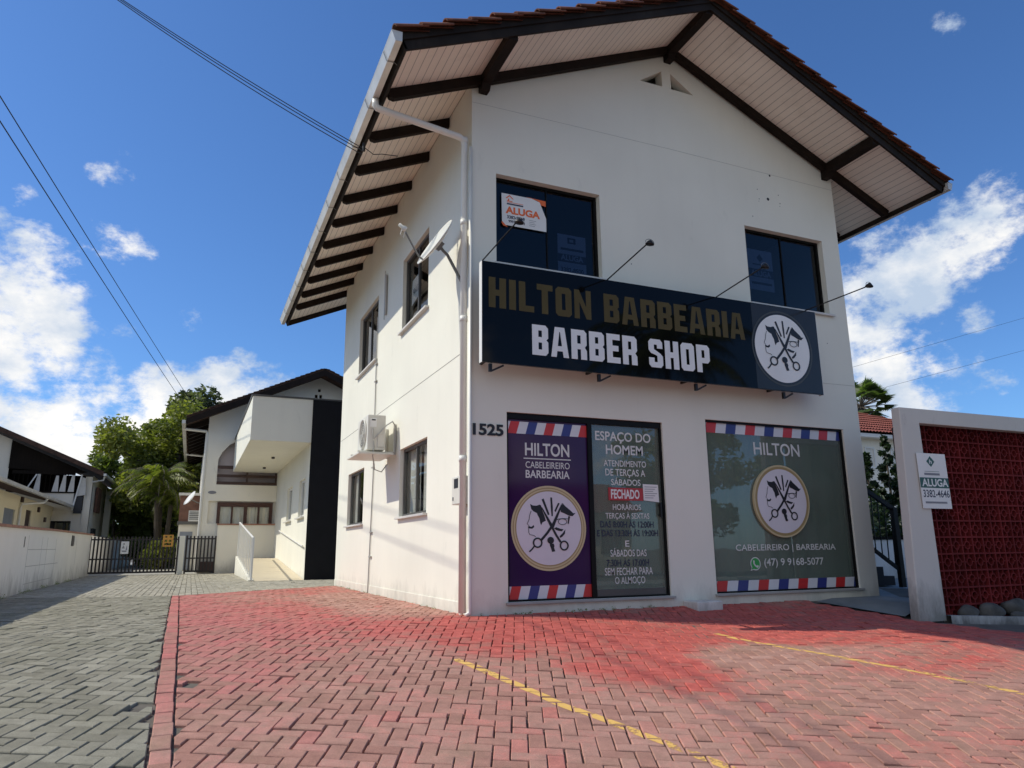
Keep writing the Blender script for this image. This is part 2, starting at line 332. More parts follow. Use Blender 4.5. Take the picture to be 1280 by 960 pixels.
M['kerb'] = stucco('kerb', (0.55, 0.53, 0.50), dirt=(0.05, 0.045, 0.04), base_z=-0.1, amount=0.8, height=0.25)
M['slab'] = pm('slab', (0.20, 0.215, 0.21), 0.8, var=0.2, bump=0.2)
M['step_white'] = stucco('step_white', (0.66, 0.64, 0.60), base_z=0.1, amount=0.7, height=0.25)
M['ground'] = pm('ground', (0.12, 0.105, 0.085), 0.95, var=0.3, vscale=4, bump=0.6, bscale=40, stain=(0.07, 0.065, 0.045, 0.7))
M['asphalt'] = pm('asphalt', (0.22, 0.21, 0.19), 0.9, var=0.25, vscale=5, bump=0.4, bscale=120)
M['concrete'] = pm('concrete', (0.30, 0.29, 0.26), 0.9, var=0.18, vscale=1.5, bump=0.3, bscale=60, stain=(0.15, 0.14, 0.12, 0.5))
M['ramp'] = boards('ramp', (0.60, 0.52, 0.38), 'Y', 0.62, 0.6, 0.7, 0.06)
M['coping'] = pm('coping', (0.34, 0.17, 0.115), 0.8, var=0.25, vscale=6, stain=(0.1, 0.07, 0.05, 0.5))
M['brown_wood'] = pm('brown_wood', (0.070, 0.026, 0.016), 0.5, var=0.25, vscale=6)
M['balcony_wood'] = pm('balcony_wood', (0.060, 0.030, 0.024), 0.55, var=0.2)
M['mauve'] = stucco('mauve', (0.62, 0.54, 0.53), amount=0.2)
M['black_wood'] = boards('black_wood', (0.012, 0.009, 0.007), 'X', 0.16, 0.7, 0.5, 0.3); M['black_wood'].node_tree.nodes['Principled BSDF'].inputs['Specular IOR Level'].default_value = 0.08
M['door_grey'] = pm('door_grey', (0.20, 0.22, 0.25), 0.6)
M['door_brown'] = pm('door_brown', (0.060, 0.034, 0.025), 0.6)
M['cloth'] = pm('cloth', (0.60, 0.58, 0.54), 0.9, var=0.1)
M['yellow_board'] = pm('yellow_board', (0.55, 0.27, 0.05), 0.6, var=0.1)
M['bark'] = pm('bark', (0.085, 0.068, 0.050), 0.95, var=0.4, vscale=6, bump=0.6, bscale=20)
def leafm(name, a, b):
    m = pm(name, a, 0.5, var=0.25, vscale=0.6, attr='rnd', attr_amt=0.35, tintvar=b, spec=0.4)
    nt = m.node_tree; N = nt.nodes; L = nt.links; p = N['Principled BSDF']; col = p.inputs['Base Color'].links[0].from_socket
    t = N.new('ShaderNodeBsdfTranslucent'); g_ = N.new('ShaderNodeVectorMath'); g_.operation = 'MULTIPLY'; g_.inputs[1].default_value = (1.5, 1.7, .7); L.new(col, g_.inputs[0]); L.new(g_.outputs[0], t.inputs[0])
    mx = N.new('ShaderNodeMixShader'); mx.inputs[0].default_value = .38; L.new(p.outputs[0], mx.inputs[1]); L.new(t.outputs[0], mx.inputs[2]); L.new(mx.outputs[0], N['Material Output'].inputs[0]); return m
M['leaf_dark'] = leafm('leaf_dark', (0.060, 0.095, 0.028), (0.110, 0.155, 0.046))
M['leaf_mid'] = leafm('leaf_mid', (0.095, 0.140, 0.036), (0.195, 0.225, 0.062))
M['leaf_light'] = leafm('leaf_light', (0.120, 0.155, 0.032), (0.250, 0.250, 0.060))
M['leaf_grey'] = leafm('leaf_grey', (0.085, 0.105, 0.055), (0.160, 0.170, 0.090))
M['leaf_palm'] = leafm('leaf_palm', (0.105, 0.148, 0.030), (0.25, 0.255, 0.06))
M['cypress'] = leafm('cypress', (0.012, 0.026, 0.012), (0.026, 0.045, 0.018))
M['brick_wall'] = pm('brick_wall', (0.17, 0.085, 0.060), 0.9, var=0.35, vscale=5, bump=0.4, bscale=20)
M['yellow_paint'] = None
M['pav_red'] = paver_mat('pav_red', 'red'); M['pav_grey'] = paver_mat('pav_grey', 'grey'); M['pav_light'] = paver_mat('pav_light', 'light')

# ------------------------------------------------------------------ mesh helper
def wloc(o):
    v = Vector((0, 0, 0))
    while o is not None: v = v + o.location; o = o.parent
    return v
class MB:
    def __init__(s): s.v = []; s.f = []; s.mi = []; s.cur = 0
    def add(s, vs, fs):
        n = len(s.v); s.v += [Vector(x) for x in vs]
        for f in fs: s.f.append([n + i for i in f]); s.mi.append(s.cur)
        return s
    def box(s, x0, x1, y0, y1, z0, z1):
        vs = [(x, y, z) for z in (z0, z1) for y in (y0, y1) for x in (x0, x1)]
        return s.add(vs, [(0, 2, 3, 1), (4, 5, 7, 6), (0, 1, 5, 4), (2, 6, 7, 3), (0, 4, 6, 2), (1, 3, 7, 5)])
    def obox(s, c, U, V, W):
        c, U, V, W = map(Vector, (c, U, V, W))
        vs = [c + U * a + V * b + W * d for d in (-1, 1) for b in (-1, 1) for a in (-1, 1)]
        return s.add(vs, [(0, 2, 3, 1), (4, 5, 7, 6), (0, 1, 5, 4), (2, 6, 7, 3), (0, 4, 6, 2), (1, 3, 7, 5)])
    def beam(s, p, q, w, h, up=(0, 0, 1)):
        p, q = Vector(p), Vector(q); d = q - p; W = d.cross(Vector(up))
        if W.length < 1e-6: W = d.cross(Vector((1, 0, 0)))
        W.normalize(); H = W.cross(d).normalized()
        return s.obox((p + q) / 2, d / 2, W * w / 2, H * h / 2)
    def tube(s, pts, r, n=8, caps=True):
        pts = [Vector(p) for p in pts]; rs = r if isinstance(r, (list, tuple)) else [r] * len(pts)
        base = len(s.v); prevU = None
        for i, p in enumerate(pts):
            d = (pts[min(i + 1, len(pts) - 1)] - pts[max(i - 1, 0)]).normalized()
            U = d.cross(Vector((0, 0, 1))) if prevU is None else prevU - d * prevU.dot(d)
            if U.length < 1e-4: U = d.cross(Vector((1, 0, 0)))
            U.normalize(); V = d.cross(U); prevU = U
            for k in range(n):
                a = 2 * math.pi * k / n; s.v.append(p + (U * math.cos(a) + V * math.sin(a)) * rs[i])
        for i in range(len(pts) - 1):
            for k in range(n):
                s.f.append([base + i * n + k, base + i * n + (k + 1) % n, base + (i + 1) * n + (k + 1) % n, base + (i + 1) * n + k]); s.mi.append(s.cur)
        if caps:
            s.f.append([base + k for k in range(n)][::-1]); s.mi.append(s.cur)
            s.f.append([base + (len(pts) - 1) * n + k for k in range(n)]); s.mi.append(s.cur)
        return s
    def prism(s, outer, holes=(), O=(0, 0, 0), U=(1, 0, 0), V=(0, 0, 1), W=(0, -1, 0), d=0.0, z=0.0):
        """2D polygon with holes in frame O,U,V raised to z along W, thickness d (0 = one sheet)"""
        O, U, V, W = map(Vector, (O, U, V, W))
        loops = [list(outer)] + [list(h) for h in holes]
        flat = [p for l in loops for p in l]
        tris = tessellate_polygon([[Vector((p[0], p[1], 0)) for p in l] for l in loops])
        top = [O + U * p[0] + V * p[1] + W * (z + d) for p in flat]
        want = U.cross(V).dot(W) > 0
        tl = []
        for t in tris:
            a, b, c = (flat[i] for i in t); ar = (b[0]-a[0])*(c[1]-a[1])-(b[1]-a[1])*(c[0]-a[0])
            if abs(ar) < 1e-12: continue
            tl.append(tuple(t) if (ar > 0) == want else tuple(t)[::-1])
        if d == 0: return s.add(top, tl)
        n = len(flat); bot = [O + U * p[0] + V * p[1] + W * z for p in flat]
        fs = list(tl) + [tuple(i + n for i in t[::-1]) for t in tl]
        k = 0
        for l in loops:
            m_ = len(l)
            for i in range(m_): fs.append((k + i, k + (i + 1) % m_, n + k + (i + 1) % m_, n + k + i))
            k += m_
        return s.add(top + bot, fs)
    def lathe(s, prof, C, A, n=24, U=None):
        """profile (r, h) about axis A through C"""
        C, A = Vector(C), Vector(A).normalized()
        U = Vector(U) if U else A.cross(Vector((0, 0, 1)) if abs(A.z) < .9 else Vector((1, 0, 0)))
        U.normalize(); V = A.cross(U); base = len(s.v)
        for r, h in prof:
            for k in range(n):
                a = 2 * math.pi * k / n; s.v.append(C + A * h + (U * math.cos(a) + V * math.sin(a)) * r)
        for i in range(len(prof) - 1):
            for k in range(n):
                s.f.append([base + i * n + k, base + i * n + (k + 1) % n, base + (i + 1) * n + (k + 1) % n, base + (i + 1) * n + k]); s.mi.append(s.cur)
        return s
    def build(s, name, mat, parent=None, smooth=False, bevel=0.0, origin=None, attr=None, fixn=False):
        me = bpy.data.meshes.new(name)
        if parent is not None: off = wloc(parent)
        elif origin is not None: off = Vector(origin)
        else:
            xs = [v.x for v in s.v]; ys = [v.y for v in s.v]; zs = [v.z for v in s.v]
            off = Vector(((min(xs) + max(xs)) / 2, (min(ys) + max(ys)) / 2, min(zs)))
        me.from_pydata([v - off for v in s.v], [], s.f)
        mats = mat if isinstance(mat, (list, tuple)) else [mat]
        for mm in mats: me.materials.append(mm)
        if len(mats) > 1: me.polygons.foreach_set('material_index', s.mi)
        if smooth: me.polygons.foreach_set('use_smooth', [True] * len(s.f))
        if attr is not None:
            a = me.attributes.new('rnd', 'FLOAT', 'FACE'); a.data.foreach_set('value', attr)
        if fixn:
            bm = bmesh.new(); bm.from_mesh(me); bmesh.ops.recalc_face_normals(bm, faces=bm.faces); bm.to_mesh(me); bm.free()
        me.update()
        o = bpy.data.objects.new(name, me); COL.objects.link(o)
        if parent is not None: o.parent = parent
        else: o.location = off
        if bevel:
            b = o.modifiers.new('bevel', 'BEVEL'); b.width = bevel; b.segments = 2; b.limit_method = 'ANGLE'; b.angle_limit = R(40)
        return o
def tag(o, label, cat, group=None):
    o['label'] = label; o['category'] = cat
    if group: o['group'] = group
    return o
def thing(name, loc, label, cat, group=None):
    o = bpy.data.objects.new(name, None); o.location = loc; o.empty_display_size = 0.2; COL.objects.link(o)
    return tag(o, label, cat, group)
def struct(o, kind='structure'): o['kind'] = kind; return o
def copy_tree(o, parent=None):
    c = o.copy(); COL.objects.link(c)
    if parent is not None: c.parent = parent
    for ch in list(o.children): copy_tree(ch, c)
    return c

_txt = {}
def text_geo(s, bold=0.0):
    key = (s, bold)
    if key in _txt: return _txt[key]
    cu = bpy.data.curves.new('t', 'FONT'); cu.body = s; cu.size = 1; cu.offset = bold; cu.resolution_u = 4
    ob = bpy.data.objects.new('t', cu); COL.objects.link(ob)
    dg = bpy.context.evaluated_depsgraph_get(); dg.update()
    me = bpy.data.meshes.new_from_object(ob.evaluated_get(dg))
    vs = [v.co.copy() for v in me.vertices]; fs = [list(p.vertices) for p in me.polygons]
    bpy.data.objects.remove(ob); bpy.data.curves.remove(cu); bpy.data.meshes.remove(me)
    xs = [v.x for v in vs] or [0, 1]; ys = [v.y for v in vs] or [0, 1]
    x0, x1, y0, y1 = min(xs), max(xs), min(ys), max(ys)
    _txt[key] = ([((v.x - x0) / (x1 - x0), (v.y - y0) / (y1 - y0)) for v in vs], fs)
    return _txt[key]
def text(mb, s, u0, u1, v0, v1, O, U, V, W, z, bold=0.012):
    vs, fs = text_geo(s, bold); O, U, V, W = map(Vector, (O, U, V, W))
    flip = U.cross(V).dot(W) < 0
    mb.add([O + U * (u0 + (u1 - u0) * a) + V * (v0 + (v1 - v0) * b) + W * z for a, b in vs], [f[::-1] if flip else f for f in fs])
FX = dict(O=(0, 0, 0), U=(1, 0, 0), V=(0, 0, 1), W=(0, -1, 0))     # drawing frame of the street facade
def rect(x0, x1, y0, y1): return [(x0, y0), (x1, y0), (x1, y1), (x0, y1)]
def disc(cx, cy, rx, ry=None, n=40): ry = ry or rx; return [(cx + rx * math.cos(2 * math.pi * k / n), cy + ry * math.sin(2 * math.pi * k / n)) for k in range(n)]

# ------------------------------------------------------------------ ground shape
def g(x, y):
    if y >= 0: return 0.17
    a = -y
    z = 0.17 - 0.055 * a - 0.009 * a * a
    u = min(1, max(0, (x - .4) / 2.2)); z -= 0.07 * u * u * (3 - 2 * u) * max(0, math.sin(math.pi * min(1, a / 2.8)))
    if x > 4.6: z -= 0.055 * min(x - 4.6, 5) * min(1, a / 1.2)
    return max(z, -0.62)
G_BASE = MB()
gx = [-600, -200, -80, -40, -25, -15, -10, -7, -5, -3, -1, 1, 3, 4.6, 5, 5.5, 6, 6.5, 7, 8, 9, 9.6, 12, 16, 25, 40, 80, 200, 600]
gy = [-600, -200, -80, -30, -12, -9, -8, -7.5, -7, -6.5, -6, -5.5, -5, -4.5, -4, -3.5, -3, -2.5, -2, -1.6, -1.2, -.8, -.4, 0, 3, 6, 9, 12, 20, 30, 45, 80, 200, 600]
for j, y in enumerate(gy):
    for i, x in enumerate(gx):
        G_BASE.v.append(Vector((x, y, g(x, y) - 0.020 - (0.020 if y < -8.2 else 0))))
n_ = len(gx)
for j in range(len(gy) - 1):
    for i in range(n_ - 1):
        a = j * n_ + i; G_BASE.f.append([a, a + 1, a + n_ + 1, a + n_]); G_BASE.mi.append(0)
struct(G_BASE.build('ground', M['ground'], origin=(0, 0, 0)))
r_ = MB(); r_.box(-300, 300, -17.5, -9.2, -0.70, -0.628); struct(r_.build('road', M['asphalt']))
s_ = MB(); s_.add([(-300, -9.0, g(0, -9) + .004), (300, -9.0, g(0, -9) + .004), (300, -6.9, g(0, -6.9) - .004), (-300, -6.9, g(0, -6.9) - .004)], [(0, 1, 2, 3)]); struct(s_.build('pavement', M['concrete']))
s_ = MB(); s_.box(-300, 300, -9.2, -9.0, -0.72, -0.60); struct(s_.build('kerb', M['concrete']))
s_ = MB(); s_.box(-300, 300, -20.5, -17.5, -0.75, -0.52); struct(s_.build('sidewalk', M['concrete']))

# ------------------------------------------------------------------ block paving
def clip(poly, planes):
    for (a, b, c) in planes:                     # keep a*x + b*y + c >= 0
        out = []
        for i in range(len(poly)):
            p, q = poly[i], poly[(i + 1) % len(poly)]
            dp = a * p[0] + b * p[1] + c; dq = a * q[0] + b * q[1] + c
            if dp >= 0: out.append(p)
            if (dp >= 0) != (dq >= 0):
                t = dp / (dp - dq); out.append((p[0] + (q[0] - p[0]) * t, p[1] + (q[1] - p[1]) * t))
        poly = out
        if len(poly) < 3: return []
    return poly
def line(p, q):                                   # keep the left of p->q
    a, b = -(q[1] - p[1]), q[0] - p[0]; l = math.hypot(a, b); a /= l; b /= l
    return (a, b, -(a * p[0] + b * p[1]))
def inset(poly, d):
    n = len(poly); out = []
    for i in range(n):
        p0, p1, p2 = poly[i - 1], poly[i], poly[(i + 1) % n]
        a = Vector((p1[0] - p0[0], p1[1] - p0[1])); b = Vector((p2[0] - p1[0], p2[1] - p1[1]))
        if a.length < 1e-6 or b.length < 1e-6: return None
        a.normalize(); b.normalize(); na = Vector((-a.y, a.x)); nb = Vector((-b.y, b.x))
        k = 1 + na.dot(nb)
        if k < 0.25: return None
        o = (na + nb) * (d / k); out.append((p1[0] + o.x, p1[1] + o.y))
    return out
def area(p): return 0.5 * sum(p[i][0] * p[(i + 1) % len(p)][1] - p[(i + 1) % len(p)][0] * p[i][1] for i in range(len(p)))
class Paving:
    def __init__(s): s.mb = MB(); s.at = []; s.tops = []
    def brick(s, poly, gap=0.0036):
        if len(poly) < 3: return
        ar = area(poly)
        if ar < 0: poly = poly[::-1]; ar = -ar
        if ar < 0.0007: return
        gp = gap * random.choice((.5, .6, .7, .8, 1, 1, 1.2, 1.5, 2.1))
        a = inset(poly, gp)
        if a is None or area(a) < 0.0004: return
        b = inset(a, 0.0045)
        if b is None or area(b) < 0.0003: return
        cx = sum(p[0] for p in a) / len(a); cy = sum(p[1] for p in a) / len(a)
        dz = random.gauss(0, 0.0024); tx = random.gauss(0, 0.012); ty = random.gauss(0, 0.012)
        Z = lambda p: g(p[0], p[1]) + dz + tx * (p[0] - cx) + ty * (p[1] - cy)
        n = len(a)
        vs = [(p[0], p[1], Z(p)) for p in b] + [(p[0], p[1], Z(p) - 0.0045) for p in a] + [(p[0], p[1], Z(p) - 0.045) for p in a]
        fs = [tuple(range(n))] + [(n + i, n + (i + 1) % n, (i + 1) % n, i) for i in range(n)] + [(2 * n + i, 2 * n + (i + 1) % n, n + (i + 1) % n, n + i) for i in range(n)]
        r = random.random(); s.mb.add(vs, fs); s.at += [r] * len(fs)
        s.tops.append([(p[0], p[1], Z(p)) for p in b])
    def herring(s, x0, x1, y0, y1, planes, ok=None, a=0.0985, ang=24.0, org=(0.0, 0.0)):
        c, sn = math.cos(R(ang)), math.sin(R(ang))
        U = (c, -sn); V = (sn, c)
        corners = [(x, y) for x in (x0, x1) for y in (y0, y1)]
        us = [(p[0] - org[0]) * U[0] + (p[1] - org[1]) * U[1] for p in corners]; vs = [(p[0] - org[0]) * V[0] + (p[1] - org[1]) * V[1] for p in corners]
        for i in range(int(min(us) / a) - 3, int(max(us) / a) + 3):
            for j in range(int(min(vs) / a) - 3, int(max(vs) / a) + 3):
                k = (i - j) % 4
                if k == 0: r = (i, i + 2, j, j + 1)
                elif k == 3: r = (i, i + 1, j, j + 2)
                else: continue
                q = [(org[0] + a * (u * U[0] + v * V[0]), org[1] + a * (u * U[1] + v * V[1])) for u, v in ((r[0], r[2]), (r[1], r[2]), (r[1], r[3]), (r[0], r[3]))]
                mx, my = sum(p[0] for p in q) / 4, sum(p[1] for p in q) / 4
                if not (x0 - .2 < mx < x1 + .2 and y0 - .2 < my < y1 + .2): continue
                if ok and not ok(mx, my): continue
                s.brick(clip(q, planes))
    def stack(s, x0, x1, y0, y1, planes, a=0.105, l=0.21, ok=None):
        i = 0; x = x0
        while x < x1:
            y = y0 - (l / 2 if i % 2 else 0)
            while y < y1:
                q = [(x, y), (x + a, y), (x + a, y + l), (x, y + l)]
                if ok is None or ok(x + a / 2, y + l / 2): s.brick(clip(q, planes))
                y += l
            x += a; i += 1
    def course(s, x0, x1, y0, y1, step):
        y = y0
        while y < y1: s.brick([(x0, y), (x1, y), (x1, y + step), (x0, y + step)]); y += step
    def build(s, name, mat):
        return struct(s.mb.build(name, mat, attr=s.at, origin=(0, 0, 0)))
SA = (-3.16, 6.23); SB = (0.30, 8.66); SC = (-6.6, 7.55)      # the seam between herringbone and straight bond
def edge(y): return -3.040 - (y + 4.0) * .0113
PE = [(edge(-7) + .118, -7.0), (edge(9) + .118, 9.0)]; PG = [(edge(-7) - .006, -7.0), (edge(9) - .006, 9.0)]
red = Paving()
seamR = line(SB, SA)      # keep south side
red.herring(-3.2, 12.0, -6.9, 8.7, [line(PE[1], PE[0]), seamR], ok=lambda x, y: not (y > 0.03 and x > 0.03) and not (x > 6.0 and y > -1.2) and not (x > 4.9 and y > -0.17 - (x - 4.9) * 1.55))
y = -6.9
while y < 6.15:
    h_ = .206 + random.uniform(-.004, .004); jx = random.uniform(-.004, .004); red.brick([(edge(y) + jx, y), (edge(y) + .112 + jx, y), (edge(y + h_) + .112 + jx, y + h_), (edge(y + h_) + jx, y + h_)]); y += h_
red.build('forecourt_paving', M['pav_red'])
grey = Paving()
seamL = line(SA, SC)
grey.herring(-6.9, -2.9, -6.9, 7.6, [line(PG[0], PG[1]), (-seamL[0], -seamL[1], -seamL[2]) if seamL[1] > 0 else seamL])
grey.build('driveway_paving', M['pav_grey'])
lt = Paving()
def north(x, y):
    if x < SA[0]: t = (x - SA[0]) / (SC[0] - SA[0]); return y > SA[1] + t * (SC[1] - SA[1])
    t = (x - SA[0]) / (SB[0] - SA[0]); return y > SA[1] + t * (SB[1] - SA[1])
okn = lambda x, y: y > 6.0 and not (x > -1.42 and y > 12.05)
pl_r = line(SA, SB); pl_l = line(SC, SA)
lt.stack(-6.9, SA[0] + .02, 6.0, 20.7, [pl_l, (-1, 0, SA[0])], ok=okn)
lt.stack(SA[0], 0.95, 6.0, 20.7, [pl_r, (1, 0, -SA[0])], ok=okn)
lt.build('yard_paving', M['pav_light'])
c_ = MB(); c_.box(-9, -2.0, 20.72, 60, 0.0, 0.155); struct(c_.build('driveway', M['concrete']))

# yellow bay lines: worn paint lying on the brick tops
def yellow():
    m = bpy.data.materials.new('yellow_paint'); m.use_nodes = True; nt = m.node_tree; N = nt.nodes; L = nt.links
    b = N['Principled BSDF']; b.inputs['Roughness'].default_value = 0.75
    geo = N.new('ShaderNodeNewGeometry')
    n1 = N.new('ShaderNodeTexNoise'); n1.inputs['Scale'].default_value = 30; n1.inputs['Detail'].default_value = 8; n1.inputs['Roughness'].default_value = 0.7; L.new(geo.outputs['Position'], n1.inputs['Vector'])
    n2 = N.new('ShaderNodeTexNoise'); n2.inputs['Scale'].default_value = 3.2; n2.inputs['Detail'].default_value = 4; L.new(geo.outputs['Position'], n2.inputs['Vector'])
    sep = N.new('ShaderNodeSeparateXYZ'); L.new(geo.outputs['Position'], sep.inputs[0])
    wear = N.new('ShaderNodeMapRange'); wear.inputs[1].default_value = -5.2; wear.inputs[2].default_value = -2.9; wear.inputs[3].default_value = 0.56; wear.inputs[4].default_value = 0.27; L.new(sep.outputs['Y'], wear.inputs[0])
    ad = N.new('ShaderNodeMath'); ad.operation = 'ADD'; L.new(n1.outputs['Fac'], ad.inputs[0]); L.new(n2.outputs['Fac'], ad.inputs[1])
    sb = N.new('ShaderNodeMath'); sb.operation = 'SUBTRACT'; L.new(ad.outputs[0], sb.inputs[0]); L.new(wear.outputs[0], sb.inputs[1])
    mr = N.new('ShaderNodeMapRange'); mr.inputs[1].default_value = 0.42; mr.inputs[2].default_value = 0.56; L.new(sb.outputs[0], mr.inputs[0])
    cm = N.new('ShaderNodeMix'); cm.data_type = 'RGBA'; cm.inputs['A'].default_value = (0.72, 0.40, 0.11, 1); cm.inputs['B'].default_value = (0.80, 0.52, 0.14, 1); L.new(n1.outputs['Fac'], cm.inputs['Factor'])
    L.new(cm.outputs['Result'], b.inputs['Base Color'])
    tr = N.new('ShaderNodeBsdfTransparent'); mx = N.new('ShaderNodeMixShader'); L.new(mr.outputs[0], mx.inputs[0]); L.new(tr.outputs[0], mx.inputs[1]); L.new(b.outputs[0], mx.inputs[2])
    L.new(mx.outputs[0], N['Material Output'].inputs[0]); return m
M['yellow_paint'] = yellow()
def bay_line(path, w):
    mb = MB()
    for p, q in zip(path[:-1], path[1:]):
        d = Vector((q[0] - p[0], q[1] - p[1])).normalized(); nn = Vector((-d.y, d.x)) * w / 2
        A = (p[0] - nn.x, p[1] - nn.y); B = (q[0] - nn.x, q[1] - nn.y); C_ = (q[0] + nn.x, q[1] + nn.y); D = (p[0] + nn.x, p[1] + nn.y)
        pls = [line(A, B), line(B, C_), line(C_, D), line(D, A)]
        for t in red.tops:
            if not (min(p[0], q[0]) - .3 < t[0][0] < max(p[0], q[0]) + .3 and min(p[1], q[1]) - .3 < t[0][1] < max(p[1], q[1]) + .3): continue
            c = clip([(a[0], a[1]) for a in t], pls)
            if len(c) < 3: continue
            v0, v1, v2 = Vector(t[0]), Vector(t[1]), Vector(t[2]); nrm = (v1 - v0).cross(v2 - v0)      # plane of the brick top
            zz = lambda x, y: v0.z - (nrm.x * (x - v0.x) + nrm.y * (y - v0.y)) / nrm.z
            mb.add([(x, y, zz(x, y) + 0.0015) for x, y in c], [tuple(range(len(c)))])
    struct(mb.build('parking_line', M['yellow_paint']))
bay_line([(-0.87, -1.99), (-0.595, -3.327), (-0.272, -4.266), (.25, -5.6)], 0.075)
bay_line([(2.19, -1.47), (2.36, -2.75), (2.909, -4.12), (3.7, -6.0)], 0.075)

# ------------------------------------------------------------------ the barber's building
W, L_, ZB = 6.342, 8.52, 0.17
XR, SL = W / 2, 0.442
def zs(x): return 8.355 - SL * abs(x - XR)       # underside of the roof boards
bld = thing('barber_shop', (W / 2, L_ / 2, ZB), 'white two-storey shop with timber gable roof over red paving', 'shop')
wall = MB()
VENT = [[(2.66, 7.685), (3.06, 7.685), (3.06, 7.95)], [(3.22, 7.685), (3.63, 7.685), (3.22, 7.95)]]
FRONT = [(0.335, 1.88, 4.43, 5.667), (4.416, 5.983, 4.43, 5.667), (0.457, 2.706, 0.30, 2.52), (3.42, 5.984, 0.30, 2.61)]
SIDE = [(1.85, 3.325, 4.40, 5.67), (5.11, 6.78, 4.40, 5.67), (1.776, 3.24, 1.395, 2.45), (5.89, 7.42, 1.395, 2.45)]
def wall_face(mb, outer, holes, O, U, V, Wn, depth):
    mb.prism(outer, holes, O, U, V, Wn, 0)
    O, U, V, Wn = map(Vector, (O, U, V, Wn))
    for h in holes:
        n = len(h)
        for i in range(n):
            p, q = h[i], h[(i + 1) % n]; P = O + U * p[0] + V * p[1]; Q = O + U * q[0] + V * q[1]
            mb.add([P, Q, Q - Wn * depth, P - Wn * depth], [(0, 1, 2, 3)])
wall_face(wall, [(0, 0), (W, 0), (W, zs(W) - .005), (XR, zs(XR) - .005), (0, zs(0) - .005)], [rect(*f) for f in FRONT] + VENT, (0, 0, 0), (1, 0, 0), (0, 0, 1), (0, -1, 0), 0.16)
wall_face(wall, rect(0, L_, 0, zs(0) - .005), [rect(*f) for f in SIDE], (0, 0, 0), (0, 1, 0), (0, 0, 1), (-1, 0, 0), 0.14)
wall.add([(W, 0, 0), (W, L_, 0), (W, L_, zs(W)), (W, 0, zs(W))], [(0, 1, 2, 3)])
wall.add([(0, L_, 0), (W, L_, 0), (W, L_, zs(W)), (XR, L_, zs(XR) - .005), (0, L_, zs(0))], [(0, 1, 2, 3, 4)])
wall.build('wall', M['white_wall'], bld)
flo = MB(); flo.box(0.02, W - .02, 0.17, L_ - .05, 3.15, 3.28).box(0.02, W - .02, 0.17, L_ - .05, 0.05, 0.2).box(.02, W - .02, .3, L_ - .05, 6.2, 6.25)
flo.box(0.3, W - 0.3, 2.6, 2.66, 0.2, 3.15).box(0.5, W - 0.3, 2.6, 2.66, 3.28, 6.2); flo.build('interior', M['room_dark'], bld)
# hairline joints of the render
jt = MB()
def hair(pts, w=0.006, off=0.0015):
    for p, q in zip(pts[:-1], pts[1:]): jt.beam(p, q, w, 0.003, (0, 0, 1))
hair([(0.0, -0.001, 6.63), (1.5, -0.001, 6.645), (3.2, -0.001, 6.655), (W, -0.001, 6.63)], 0.003)
jt.build('render_joint', M['conduit'], bld); jt = MB()
hair([(5.30, -0.001, 3.30), (W, -0.001, 3.31)], 0.003)
mj = pm('joint', (0.30, 0.28, 0.25), 0.9); jt.build('render_joint', mj, bld)
jt = MB(); jt.beam((-0.001, 0.4, 3.30), (-0.001, L_, 3.30), 0.003, 0.008); jt.build('render_joint', mj, bld)
pl_ = MB(); pl_.box(-0.012, 0.0, 0.35, L_, 0.1, 0.30); pl_.build('plinth', M['white_wall'], bld, bevel=0.004)
hl = MB()
for (x, z, r) in ((4.94, 6.20, .026), (4.74, 6.33, .008), (4.76, 6.17, .008), (5.18, 6.17, .009), (5.16, 6.31, .008), (4.75, 6.13, .006), (5.17, 6.12, .006), (5.02, 6.62, .018), (5.08, 5.2, .008), (5.86, 3.95, .008), (2.35, 4.72, .008), (4.6, 5.85, .008)):
    hl = MB(); hl.prism(disc(x, z, r, n=10), (), d=0.001, **FX); hl.build('wall_hole', M['ink'], bld)

# roof -------------------------------------------------------------
YF, YB, XE = -1.06, 9.9, -1.20
def slope_pt(side, x, y, up): # x from left eave; mirrored for the right slope
    xx = x if side < 0 else W - x
    n = Vector((-SL, 0, 1)) if side < 0 else Vector((SL, 0, 1)); n.normalize()
    return Vector((xx, y, zs(x))) + n * up
sof = MB()
for s in (-1, 1):
    a, b, c, d = slope_pt(s, XE, YF + .02, 0), slope_pt(s, XR, YF + .02, 0), slope_pt(s, XR, YB - .02, 0), slope_pt(s, XE, YB - .02, 0)
    e = [slope_pt(s, x, y, .02) for x, y in ((XE, YF + .02), (XR, YF + .02), (XR, YB - .02), (XE, YB - .02))]
    f = [(0, 1, 2, 3), (4, 7, 6, 5), (0, 3, 7, 4), (0, 4, 5, 1), (2, 6, 7, 3)]
    sof.add([a, b, c, d] + e, f)
sof.build('soffit', M['soffit'], bld)
tl = MB()
rows = 15; xl = (XR - XE) / rows
